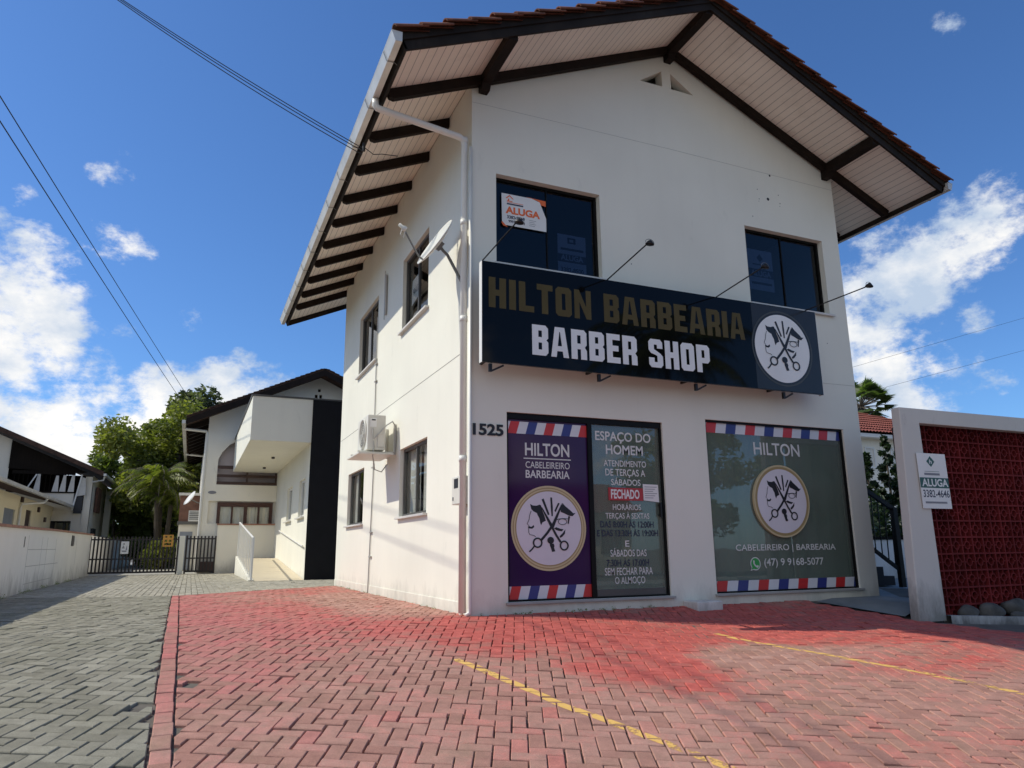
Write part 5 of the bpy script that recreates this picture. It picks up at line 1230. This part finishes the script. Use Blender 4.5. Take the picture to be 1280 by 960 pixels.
gg = gate('pedestrian_gate', -3.06, -2.13, 20.28, .18, 1.46, 8, 'narrow dark barred gate between the white pillar and the back house')
b = MB(); b.box(-2.62, -2.14, 20.31, 20.34, .22, .58); b.build('kick_panel', M['brown_wood'], gg)
b = MB(); b.box(-3.29, -3.12, 20.19, 20.37, .12, 1.46); tag(b.build('gate_pillar', M['white_wall'], bevel=.01), 'slim white pillar between the wide and the narrow gate', 'pillar')
yb_ = thing('parking_sign', (-3.62, 20.20, 1.06), 'orange board with dark openings hung on the wide gate', 'sign')
fr = frame(20.215); b = MB(); b.prism(rect(-3.82, -3.49, 1.10, 1.50), [rect(-3.76, -3.55, 1.15, 1.22), rect(-3.76, -3.68, 1.26, 1.33), rect(-3.63, -3.55, 1.26, 1.33), disc(-3.72, 1.43, .035, n=12), disc(-3.58, 1.43, .035, n=12)], d=.02, **fr); b.build('board', M['yellow_board'], yb_, fixn=True)
ws_ = thing('access_sign', (-4.95, 20.20, .85), 'white pictogram plate on the bars of the wide gate', 'sign')
fr = frame(20.215); b = MB(); b.prism(rect(-5.08, -4.84, .87, 1.28), (), d=.006, **fr); b.build('plate', M['paper'], ws_)
b = MB(); b.prism(disc(-4.99, 1.20, .03, n=12), (), z=.008, **fr); b.prism([(-5.05, 1.05), (-5.0, 1.16), (-4.96, 1.05)], (), z=.008, **fr); b.prism(rect(-5.04, -4.90, .94, .98), (), z=.008, **fr); b.prism([(-4.93, 1.0), (-4.88, 1.0), (-4.9, 1.16)], (), z=.008, **fr); b.build('pictogram', M['grey_ink'], ws_)

# ------------------------------------------------------------------ left boundary wall and houses
bw = thing('boundary_wall', (-6.0, 10, .1), 'long white boundary wall with red coping along the driveway', 'wall')
b = MB()
def wx_(y): return -5.80 - (y - 7.4) * .0142
wy = [-3.0, 2, 7.4, 12, 16, 20.6]
zt_ = [1.25, 1.29, 1.35, 1.41, 1.45, 1.49]
for i in range(len(wy) - 1):
    y0, y1 = wy[i], wy[i + 1]; zl0, zl1 = g(-6, y0) - .1, g(-6, y1) - .1
    b.add([(wx_(y0), y0, zl0), (wx_(y1), y1, zl1), (wx_(y1), y1, zt_[i + 1]), (wx_(y0), y0, zt_[i]), (wx_(y0) - .16, y0, zl0), (wx_(y1) - .16, y1, zl1), (wx_(y1) - .16, y1, zt_[i + 1]), (wx_(y0) - .16, y0, zt_[i])], [(0, 3, 2, 1), (4, 5, 6, 7), (3, 7, 6, 2)])
b.add([(wx_(20.6), 20.6, 0), (wx_(20.6) - .16, 20.6, 0), (wx_(20.6) - .16, 20.6, 1.45), (wx_(20.6), 20.6, 1.45)], [(0, 3, 2, 1)])
b.build('wall', M['grey_wall'], bw)
b = MB()
for i in range(len(wy) - 1): b.beam((wx_(wy[i]) - .08, wy[i], zt_[i] + .022), (wx_(wy[i + 1]) - .08, wy[i + 1], zt_[i + 1] + .022), .24, .045)
b.build('coping', M['coping'], bw)
b = MB(); b.box(wx_(8.6) - .002, wx_(8.6) + .004, 8.55, 8.62, 1.02, 1.22); b.build('letter_slot', M['ink'], bw)
b = MB()
for (y0, y1, z) in ((9.0, 12.6, .98), (9.0, 13.2, .66), (9.0, 12.4, .33)): b.beam((wx_(y0) + .001, y0, z), (wx_(y1) + .001, y1, z + .02), .003, .012)
for y in (9.0, 10.6, 11.3, 12.6, 16.5): b.beam((wx_(y) + .001, y, .15), (wx_(y) + .001, y, 1.25), .003, .012, (0, 1, 0))
b.build('joint', pm('wall_joint', (0.42, .41, .39), .9), bw)
b = MB(); b.box(wx_(15.6) - .01, wx_(15.6) + .02, 15.3, 15.7, 1.10, 1.38); lb = b.build('letter_slot', M['ink'], bw)
b = MB(); b.box(wx_(16) - .01, wx_(16) + .03, 15.75, 16.15, 1.14, 1.34); b.build('intercom', M['white_metal'], bw)
b = MB(); b.box(-6.5, -6.35, 20.9, 44, .1, 1.55); tag(b.build('yard_wall', M['grey_wall']), 'white wall behind the gate continuing along the driveway', 'wall')

ch = thing('cream_cottage', (-11, 28, .17), 'low cream cottage with brown doors behind the boundary wall', 'house')
b = MB(); CX = -9.0
doors = [(22.6, 24.3, .3, 2.50), (26.3, 27.35, .3, 2.62), (32.0, 33.6, .3, 2.62), (35.7, 36.9, .3, 2.55), (37.6, 38.6, .3, 2.55)]
wall_face(b, rect(10, 40, 0, 3.05), [rect(*d) for d in doors], (CX, 0, 0), (0, 1, 0), (0, 0, 1), (1, 0, 0), .12)
b.add([(CX, 40, 0), (-15, 40, 0), (-15, 40, 3.05), (CX, 40, 3.05)], [(0, 1, 2, 3)]); b.build('wall', M['cream_wall'], ch, fixn=False)
for i, (y0, y1, z0, z1) in enumerate(doors):
    b = MB(); b.box(CX - .08, CX - .04, y0, y1, z0, z1); dd = b.build('door', M['door_grey'] if i == 0 else M['door_brown'], ch)
    if i == 0: dd['label'] = 'grey door'
b = MB(); b.add([(CX + .75, 9, 3.02), (CX + .75, 40.5, 3.0), (-12, 40.5, 4.1), (-12, 9, 4.1), (CX + .75, 9, 3.12), (CX + .75, 40.5, 3.1), (-12, 40.5, 4.2), (-12, 9, 4.2)], [(0, 3, 2, 1), (4, 5, 6, 7), (0, 1, 5, 4), (1, 2, 6, 5), (0, 4, 7, 3)]); b.build('roof', M['dark_tile'], ch)
b = MB(); b.box(CX + .75, CX + .86, 9, 40.5, 3.0, 3.11); b.build('gutter', M['gutter'], ch)
for y in (24.9, 37.2):
    b = MB(); b.tube([(CX + .8, y + .6, 3.0), (CX + .7, y + .6, 2.85), (CX + .08, y, 2.75), (CX + .06, y, 2.6), (CX + .06, y, .2)], .045, 8); b.build('downpipe', M['pvc'], ch)
for y, z in ((25.0, 2.95), (28.5, 2.75), (30.2, 2.4)): b = MB(); b.box(CX, CX + .07, y, y + .28, z - .12, z + .08); b.build('wall_lamp', M['door_brown'], ch)

dh = thing('timber_house', (-11, 36, .17), 'old two-storey house with black timber gable and balcony on the left', 'house')
DY = 32.0
def zd(x): return 4.60 + (-7.26 - x) * .44
b = MB(); b.add([(-26, DY + .3, 0), (-10.98, DY + .3, 0), (-10.98, DY + .3, zd(-10.98) - .1), (-26, DY + .3, zd(-26) - .1)], [(0, 1, 2, 3)])
b.box(-10.9, -8.22, DY + .25, DY + .4, 2.4, 3.70).box(-7.80, -7.50, DY + .25, DY + .5, 0, 4.5)
b.box(-8.22, -7.8, DY + .3, DY + .45, 0, 2.9)
b.add([(-7.5, DY + .3, 0), (-7.5, DY + 10, 0), (-7.5, DY + 10, 4.55), (-7.5, DY + .3, 4.55)], [(0, 1, 2, 3)]); b.box(-7.35, -7.05, DY + 5.0, DY + 5.4, 0, 4.3); b.build('wall', M['old_wall'], dh)
b = MB(); b.add([(-10.98, DY + .2, 4.80), (-8.0, DY + .2, 4.65), (-7.75, DY + .2, zd(-7.75) - .12), (-10.98, DY + .2, zd(-10.98) - .12)], [(0, 1, 2, 3)]); b.build('gable_boarding', M['black_wood'], dh)
b = MB(); b.box(-14, -8.9, DY + 2.0, DY + 2.1, 2.4, 5.15).box(-8.9, -7.8, DY + 2.0, DY + 2.1, 2.4, 4.7); b.box(-10.9, -8.2, DY + .4, DY + 2, 2.38, 2.45); b.build('balcony_recess', M['black_wood'], dh)
b = MB(); b.box(-10.8, -8.25, DY + .17, DY + .27, 4.56, 4.72).box(-10.8, -8.3, DY + .2, DY + .26, 3.70, 3.78)
for k in range(14): x = -10.7 + k * .18; b.box(x - .012, x + .012, DY + .22, DY + .25, 3.78, 4.56)
b.build('balcony_rail', M['black_wood'], dh)
for x, h in ((-9.75, .8), (-9.0, .75), (-8.7, .78), (-8.35, .8)):
    b = MB(); z = 3.76; b.add([(x - .14, DY + .16, z), (x + .12, DY + .16, z), (x + .09, DY + .16, z + h), (x - .02, DY + .16, z + h), (x - .14, DY + .19, z), (x + .12, DY + .19, z), (x + .09, DY + .19, z + h), (x - .02, DY + .19, z + h)], [(0, 1, 2, 3), (4, 7, 6, 5), (0, 3, 7, 4), (1, 5, 6, 2)]); tag(b.build('hung_cloth', M['cloth']), 'pale cloth hanging on the balcony of the black timber house', 'cloth', 'cloths hung along the dark balcony')
b = MB(); b.beam((-10.2, DY + .1, 3.72), (-9.8, DY + .1, 4.55), .07, .05); b.beam((-8.2, DY + .1, 2.9), (-7.95, DY + .1, 4.58), .12, .06); b.build('strut', M['white_metal'], dh)
b = MB(); b.box(-8.15, -7.82, DY + .1, DY + .16, 2.75, 3.55); b.build('window', M['ink'], dh)
b = MB(); b.add([(-8.1, DY + .08, 3.55), (-7.72, DY + .08, 3.62), (-7.78, DY + .08, 4.4), (-8.0, DY + .08, 4.5)], [(0, 1, 2, 3)]); tag(b.build('blind', M['cloth']), 'pale blind half drawn beside the dark balcony of the timber house', 'blind')
b = MB(); b.box(-7.46, -7.36, DY + 1.6, DY + 3.2, 2.9, 4.1); b.build('brick_panel', M['brick_wall'], dh); b = MB(); b.box(-7.49, -7.38, DY + 1.5, DY + 2.6, .2, 2.1); b.build('door', M['ink'], dh)
b = MB(); A = [(-20, zd(-20)), (-7.0, zd(-7.0))]
b.add([(-20, DY - .5, zd(-20)), (-7.0, DY - .5, zd(-7)), (-7.0, DY + 11, zd(-7)), (-20, DY + 11, zd(-20))] + [(-20, DY - .5, zd(-20) + .22), (-7.0, DY - .5, zd(-7) + .22), (-7.0, DY + 11, zd(-7) + .22), (-20, DY + 11, zd(-20) + .22)], [(0, 3, 2, 1), (4, 5, 6, 7), (0, 1, 5, 4), (1, 2, 6, 5)]); b.build('roof', M['dark_tile'], dh)
b = MB(); b.box(-7.0, -6.88, DY - .5, DY + 11, zd(-7) + .0, zd(-7) + .12); b.tube([(-6.95, DY - .3, 4.5), (-7.0, DY - .3, 4.3), (-7.5, DY + .2, 4.25)], .04, 6); b.build('gutter', M['gutter'], dh)

# brick shed behind the gate with its own unit and dish
sh = thing('brick_shed', (-3.1, 27, .17), 'small brick outbuilding with pale lower wall beyond the narrow gate', 'shed')
b = MB(); b.box(-3.48, -2.4, 26, 29, 2.18, 3.25); b.build('brick_wall', M['brick_wall'], sh); b = MB(); b.box(-3.46, -2.4, 26.03, 29, 0, 2.05); b.build('lower_wall', M['old_wall'], sh); b = MB(); b.box(-3.52, -2.4, 25.9, 29, 2.053, 2.177); b.build('ledge', M['alu_grey'], sh); b = MB(); b.box(-3.55, -2.4, 25.85, 29.1, 3.253, 3.36); b.build('roof_slab', M['sill'], sh)
b = MB(); b.box(-3.38, -2.9, 25.98, 26.03, .2, 1.75); b.build('door', M['door_grey'], sh)
a2 = thing('wall_unit', (-2.93, 22, 2.05), 'pale slatted air unit on the flank of the back house', 'air conditioner')
b = MB(); b.box(-3.09, -2.70, 21.9, 22.6, 2.05, 2.42); b.build('casing', M['white_metal'], a2)
for k in range(5): b = MB(); b.box(-3.06, -2.73, 21.885, 21.899, 2.09 + .065 * k, 2.12 + .065 * k); b.build('slat', M['ac_dark'], a2)
d2 = thing('satellite_dish', (-2.8, 21.6, 2.6), 'pale satellite dish seen edge-on at the flank of the back house', 'satellite dish')
b = MB(); nn2 = Vector((-.8, -.25, .55)).normalized(); b.lathe([(0, -.05), (.2, -.03), (.31, .01), (.2, -.045), (0, -.065)], (-3.1, 21.5, 2.85), nn2, 24); b.build('reflector', M['white_metal'], d2, smooth=True); b = MB(); b.tube([(-3.07, 21.5, 2.82), (-2.85, 21.5, 2.7), (-2.67, 21.5, 2.65)], .02, 6); b.build('arm', M['dish_arm'], d2)

# ------------------------------------------------------------------ trees
def leaves(clumps, n, size, rnd, droop=0.0):
    b = MB(); at = []; tot = sum(c[1] ** 2 for c in clumps)
    for (c, r) in clumps:
        k = int(n * r * r / tot); tone = rnd.uniform(0, .5)
        for _ in range(k):
            d = Vector((rnd.gauss(0, 1), rnd.gauss(0, 1), rnd.gauss(0, .75))); d.normalize(); p = Vector(c) + d * r * (rnd.random() ** .45)
            u = Vector((rnd.gauss(0, 1), rnd.gauss(0, 1), rnd.gauss(0, .6) - droop)); u.normalize(); v = u.cross(Vector((rnd.gauss(0, 1), rnd.gauss(0, 1), rnd.gauss(0, 1)))); v.normalize()
            s = size * rnd.uniform(.6, 1.3); u *= s; v *= s * .42
            b.add([p - u, p + v - u * .1, p + u, p - v - u * .1], [(0, 1, 2, 3)]); at.append(min(1, tone + rnd.random() * .5))
    return b, at
def tree(name, x, y, h, spread, base_h, label, leaf, n, size, seed, nlimb=9, shape=1.0, group=None):
    rnd = random.Random(seed); o = thing(name, (x, y, .15), label, 'tree', group)
    tb = MB(); clumps = []
    top = Vector((x + rnd.uniform(-.4, .4), y, .15 + h * .8)); base = Vector((x, y, .1)); tr = h * .022 + .05
    pts = [base.lerp(top, t) + Vector((rnd.uniform(-.1, .1), rnd.uniform(-.1, .1), 0)) * h * .03 for t in (0, .2, .4, .6, .8, 1)]
    tb.tube(pts, [tr * 1.3, tr, tr * .8, tr * .6, tr * .4, tr * .15], 8)
    for i in range(nlimb):
        t = base_h + (1 - base_h) * (i + .5) / nlimb * .95; a = i * 2.4 + rnd.uniform(-.5, .5)
        st_ = base.lerp(top, min(1, t)); ln = spread * (math.sin(math.pi * min(1, (t - base_h) / (1 - base_h) * .85 + .12)) ** .8) * rnd.uniform(.75, 1.1) * shape
        e = st_ + Vector((math.cos(a) * ln, math.sin(a) * ln, ln * rnd.uniform(.25, .7)))
        mid = st_.lerp(e, .5) + Vector((0, 0, ln * .08)); tb.tube([st_, mid, e], [tr * .38, tr * .22, tr * .08], 6)
        for q in range(4):
            f = (.45, .7, .95, 1.05)[q]; c = st_.lerp(e, f) + Vector((rnd.uniform(-1, 1), rnd.uniform(-1, 1), rnd.uniform(-.3, .6))) * spread * .20
            clumps.append((c, spread * rnd.uniform(.15, .30)))
    clumps.append((top + Vector((0, 0, h * .08)), spread * .3))
    tb.build('trunk', M['bark'], o)
    lb_, at = leaves(clumps, n, size, rnd); lb_.build('crown', M[leaf], o, attr=at); return o
def palm(name, x, y, hz, flen, label, nf, seed, leaf='leaf_palm', lean=0.0, ntr=1):
    rnd = random.Random(seed); o = thing(name, (x, y, .15), label, 'palm tree'); tb = MB(); at = []; lf = MB()
    for s in range(ntr):
        ox, oy = (rnd.uniform(-.5, .5), rnd.uniform(-.5, .5)) if ntr > 1 else (0, 0); hh = hz * (1 if s == 0 else rnd.uniform(.55, .9))
        top = Vector((x + ox + lean, y + oy, hh)); b0 = Vector((x + ox * .4, y + oy * .4, .1))
        tb.tube([b0, b0.lerp(top, .5) + Vector((lean * .1, 0, 0)), top], [.16, .12, .10], 8)
        for k in range(nf):
            a = k * 2.399 + rnd.uniform(-.3, .3); el = rnd.uniform(.15, 1.25); L = flen * rnd.uniform(.75, 1.1); P = []; p = top.copy(); dirv = Vector((math.cos(a) * math.cos(el), math.sin(a) * math.cos(el), math.sin(el))); tone = rnd.random()
            for i in range(13):
                P.append(p.copy()); p += dirv * L / 12; dirv = (dirv + Vector((0, 0, -.11 - .018 * i))).normalized()
            tb.tube(P, [.018] * 12 + [.006], 4)
            for i in range(1, 13):
                d = (P[i] - P[i - 1]).normalized(); sd = d.cross(Vector((0, 0, 1)));
                if sd.length < .05: continue
                sd.normalize(); ll = L * .30 * math.sin(math.pi * min(1, .18 + i / 14)) ** .7
                for sg_ in (-1, 1):
                    for q in (0, .5):
                        b1 = P[i - 1].lerp(P[i], q); e = b1 + (sd * sg_ * .75 + d * .5 + Vector((0, 0, -.45 - rnd.random() * .3))).normalized() * ll * rnd.uniform(.8, 1.1); w = d * .028 * max(1, flen / 2)
                        lf.add([b1 - w, b1 + w, (b1 + e) / 2 + w * .9 + Vector((0, 0, .03)), e], [(0, 1, 2, 3)]); at.append(min(1, tone * .6 + rnd.random() * .4))
    tb.build('trunk', M['bark'], o); lf.build('fronds', M[leaf], o, attr=at); return o
GT = 'trees beyond the gate'
tree('broadleaf_tree', -2.7, 39, 11.2, 2.9, .45, 'tall thin-crowned grey-green tree rising over the back house eave', 'leaf_grey', 12000, .17, 11, 10, .9, GT)
tree('broadleaf_tree', -3.9, 37, 9.0, 3.8, .22, 'bright green spreading tree behind the palm beside the back house', 'leaf_light', 30000, .15, 12, 18, 1.0, GT)
tree('broadleaf_tree', -5.0, 39, 7.0, 2.7, .18, 'mid green tree with layered branches left of the palm', 'leaf_mid', 22000, .17, 13, 13, 1.0, GT)
tree('broadleaf_tree', -7.3, 45, 4.6, 1.8, .12, 'dark green bushy tree beside the old timber house', 'leaf_dark', 20000, .18, 14, 12, 1.0, GT)
tree('broadleaf_tree', -6.0, 46, 4.6, 2.3, .08, 'dark low tree filling the end of the driveway', 'leaf_dark', 20000, .19, 15, 12, 1.0, GT)
tree('broadleaf_tree', -4.6, 43, 6.4, 2.6, .08, 'dark leafy tree closing the gap behind the palm crown', 'leaf_dark', 18000, .19, 18, 12, 1.0, GT)
tree('broadleaf_tree', -2.4, 44, 7.4, 3.4, .10, 'dense dark tree behind the brick outbuilding', 'leaf_dark', 20000, .19, 16, 13, 1.0, GT)
palm('palm_tree', -4.15, 31.0, 4.3, 2.2, 'feathery palm with drooping yellow-green fronds inside the gate', 26, 21, ntr=3)
sbush = []
for i, (x, y, r, lab, lf_) in enumerate(((-5.3, 33, .75, 'low dark shrub at the end of the driveway left of the palm', 'leaf_dark'), (-4.3, 30.0, .7, 'low yellow-green shrub at the foot of the palm', 'leaf_light'), (-3.5, 33, .9, 'dark shrub between palm and brick outbuilding', 'leaf_mid'))):
    o = thing('shrub', (x, y, .15), lab, 'shrub'); rnd = random.Random(50 + i)
    cl = [((x + rnd.uniform(-.5, .5) * r, y + rnd.uniform(-.5, .5) * r, .3 + rnd.uniform(0, 1.3) * r), r * .55) for _ in range(9)]
    b, at = leaves(cl, 2600, .10, rnd); b.build('foliage', M[lf_], o, attr=at); b = MB(); b.tube([(x, y, .1), (x + .05, y, .9)], .03, 6); b.build('stem', M['bark'], o)
def cyp(x, y, h, r, label, seed):
    o = thing('cypress', (x, y, .15), label, 'tree', 'pointed dark conifers in front of the red roofed house'); rnd = random.Random(seed); cl = []
    for k in range(26):
        t = k / 25; a = k * 2.4; rr = r * (1 - t) ** .8; cl.append(((x + math.cos(a) * rr * .8, y + math.sin(a) * rr * .8, .4 + (h - .4) * t), max(.10, r * .42 * (1 - t * .75))))
    b, at = leaves(cl, 5200, .11, rnd, droop=-.7); b.build('crown', M['cypress'], o, attr=at); b = MB(); b.tube([(x, y, .1), (x, y, h * .9)], [.08, .02], 6); b.build('trunk', M['bark'], o)
cyp(16.95, 9, 3.75, .55, 'narrow pointed conifer nearest the shop wall', 1); cyp(17.9, 9, 4.35, .75, 'tallest pointed conifer between shop and screen wall', 2); cyp(18.75, 9.2, 3.9, .6, 'pointed conifer half hidden by the grey post', 3)
o = thing('hedge', (15.5, 8, .15), 'dark clipped hedge under the conifers behind the low wall', 'hedge'); rnd = random.Random(4)
b, at = leaves([((13.6 + k * .55, 7.6 + rnd.uniform(-.2, .2), .7 + rnd.uniform(0, 1.5)), .62) for k in range(9)] + [((13.6 + k * .55, 7.6, .6), .6) for k in range(9)], 8000, .09, rnd); b.build('foliage', M['cypress'], o, attr=at); b = MB()
for k in range(6): b.tube([(13.8 + k * .8, 7.7, .1), (13.8 + k * .8, 7.7, 1.2)], .03, 5)
b.build('stem', M['bark'], o)
# fan palm on the right
def fan_palm(x, y, hz, label):
    rnd = random.Random(77); o = thing('fan_palm', (x, y, .15), label, 'palm tree'); tb = MB(); lf = MB(); at = []; top = Vector((x, y, hz)); tb.tube([(x, y, .1), (x, y, hz)], [.3, .22], 10)
    for k in range(64):
        a = k * 2.399; el = rnd.uniform(-.6, 1.4); d = Vector((math.cos(a) * math.cos(el), math.sin(a) * math.cos(el), math.sin(el))); c = top + d * rnd.uniform(1.1, 1.5); tb.tube([top, c], .025, 4)
        sd = d.cross(Vector((0, 0, 1))).normalized(); tone = rnd.random()
        for j in range(25):
            t_ = (j - 12) / 12 * 1.45; e = c + (d * math.cos(t_) + sd * math.sin(t_)).normalized() * .85 * rnd.uniform(.85, 1.05) + Vector((0, 0, -.12 - .15 * abs(t_))); w = sd * .06 * math.cos(t_) - d * .06 * math.sin(t_)
            lf.add([c - w * .5, c + w * .5, c.lerp(e, .6) + w, e, c.lerp(e, .6) - w], [(0, 1, 2, 3, 4)]); at.append(min(1, tone * .5 + rnd.random() * .4))
    tb.build('trunk', M['bark'], o); lf.build('fronds', M['leaf_dark'], o, attr=at)
fan_palm(34.6, 24, 9.3, 'fan palm whose crown shows at the right edge of the shop')
# across the street: the palm and trees that the shop glass mirrors
tree('street_tree', 22, -25, 8.5, 3.6, .2, 'round leafy tree across the street, mirrored low in the wide shop window', 'leaf_mid', 7000, .22, 61, 10)
tree('street_tree', 9, -27, 6.5, 3.2, .2, 'low dark tree across the street, mirrored in the glass shop door', 'leaf_dark', 7000, .22, 62, 10)
oh = thing('street_house', (15, -28, -.5), 'pale single-storey house across the street, mirrored in the shop glass', 'house')
b = MB(); b.box(11.5, 19.5, -33, -27, -.55, 2.9); b.build('wall', M['cream_wall'], oh); b = MB(); b.add([(11, -26.4, 2.85), (20, -26.4, 2.85), (20, -30, 4.6), (11, -30, 4.6), (11, -33.6, 2.85), (20, -33.6, 2.85)], [(0, 1, 2, 3), (3, 2, 5, 4), (0, 3, 4), (1, 5, 2)]); b.build('roof', M['red_tile'], oh)
for x in (12.6, 15.2, 17.6): b = MB(); b.box(x, x + 1.2, -27.0, -26.95, .6, 1.9); b.build('window', M['ink'], oh)
palm('palm_tree', 12.5, -14.0, 7.6, 3.9, 'tall palm across the street, mirrored in the black shop sign', 24, 31)
# weeds at the foot of the walls
rnd = random.Random(9); cl = []
for k in range(34): y = rnd.uniform(.5, 8.4); cl.append(((-.03 - rnd.random() * .05, y, .18), rnd.uniform(.01, .028)))
for k in range(26): x = rnd.uniform(.1, 2.5); cl.append(((x, -.02 - rnd.random() * .04, .18), rnd.uniform(.015, .035)))
for k in range(16): y = rnd.uniform(3, 20); cl.append(((wx_(y) + .05, y, .19), rnd.uniform(.04, .08)))
b, at = leaves(cl, 1800, .010, rnd); w_o = b.build('weeds', M['leaf_mid'], attr=at); w_o['kind'] = 'stuff'

# ------------------------------------------------------------------ overhead cables
def cable(p, q, sag, r, label, n=24):
    p, q = Vector(p), Vector(q); pts = []
    for k in range(n + 1):
        t_ = k / n; v = p.lerp(q, t_); v.z -= sag * 4 * t_ * (1 - t_); pts.append(v)
    b = MB(); b.tube(pts, r, 5); tag(b.build('overhead_cable', M['cable']), label, 'cable', 'overhead cables')
EP = Vector((-1.22, .98, 6.22))
for i, (d, lab) in enumerate(((0, 'upper cable of the bundle running from the shop eave to the top edge'), (.07, 'middle cable of the bundle running from the shop eave'), (.16, 'lowest cable of the bundle running from the shop eave'))):
    cable(EP + Vector((0, d * .3, -d * .4)), Vector((-4.17 + d * 1.6, 1.93 - d * .8, 8.38)) + (Vector((-4.17, 1.93, 8.38)) - EP) * 1.5, .22 + d * .6, .0065, lab)
cable((-8.65, -7.7, 9.6), (-3.70, 37.8, 9.72), .10, .012, 'upper of two thin cables crossing the sky on the left')
cable((-8.30, -6.5, 9.0), (-4.30, 35.9, 9.55), .10, .013, 'lower of two thin cables crossing the sky on the left')
cable((15.5, 16.3, 6.25), (40.5, 3.5, 13.8), 0, .0055, 'upper thin cable in front of the clouds right of the shop')
cable((16.2, 16.1, 5.4), (40.3, 4.5, 12.1), 0, .0055, 'lower thin cable in front of the clouds right of the shop')
# porcelain hook where the bundle meets the eave
b = MB(); b.tube([(-1.20, .98, 6.30), (-1.20, .98, 6.18)], .02, 8).tube([(-1.2, .98, 6.24), (-1.05, 1.05, 6.20), (-.9, 1.2, 6.32), (-.7, 1.1, 6.28)], .006, 5); b.build('cable_hook', M['cable'], bld)

scn.render.resolution_x = 1024; scn.render.resolution_y = 768
scn.render.film_transparent = False
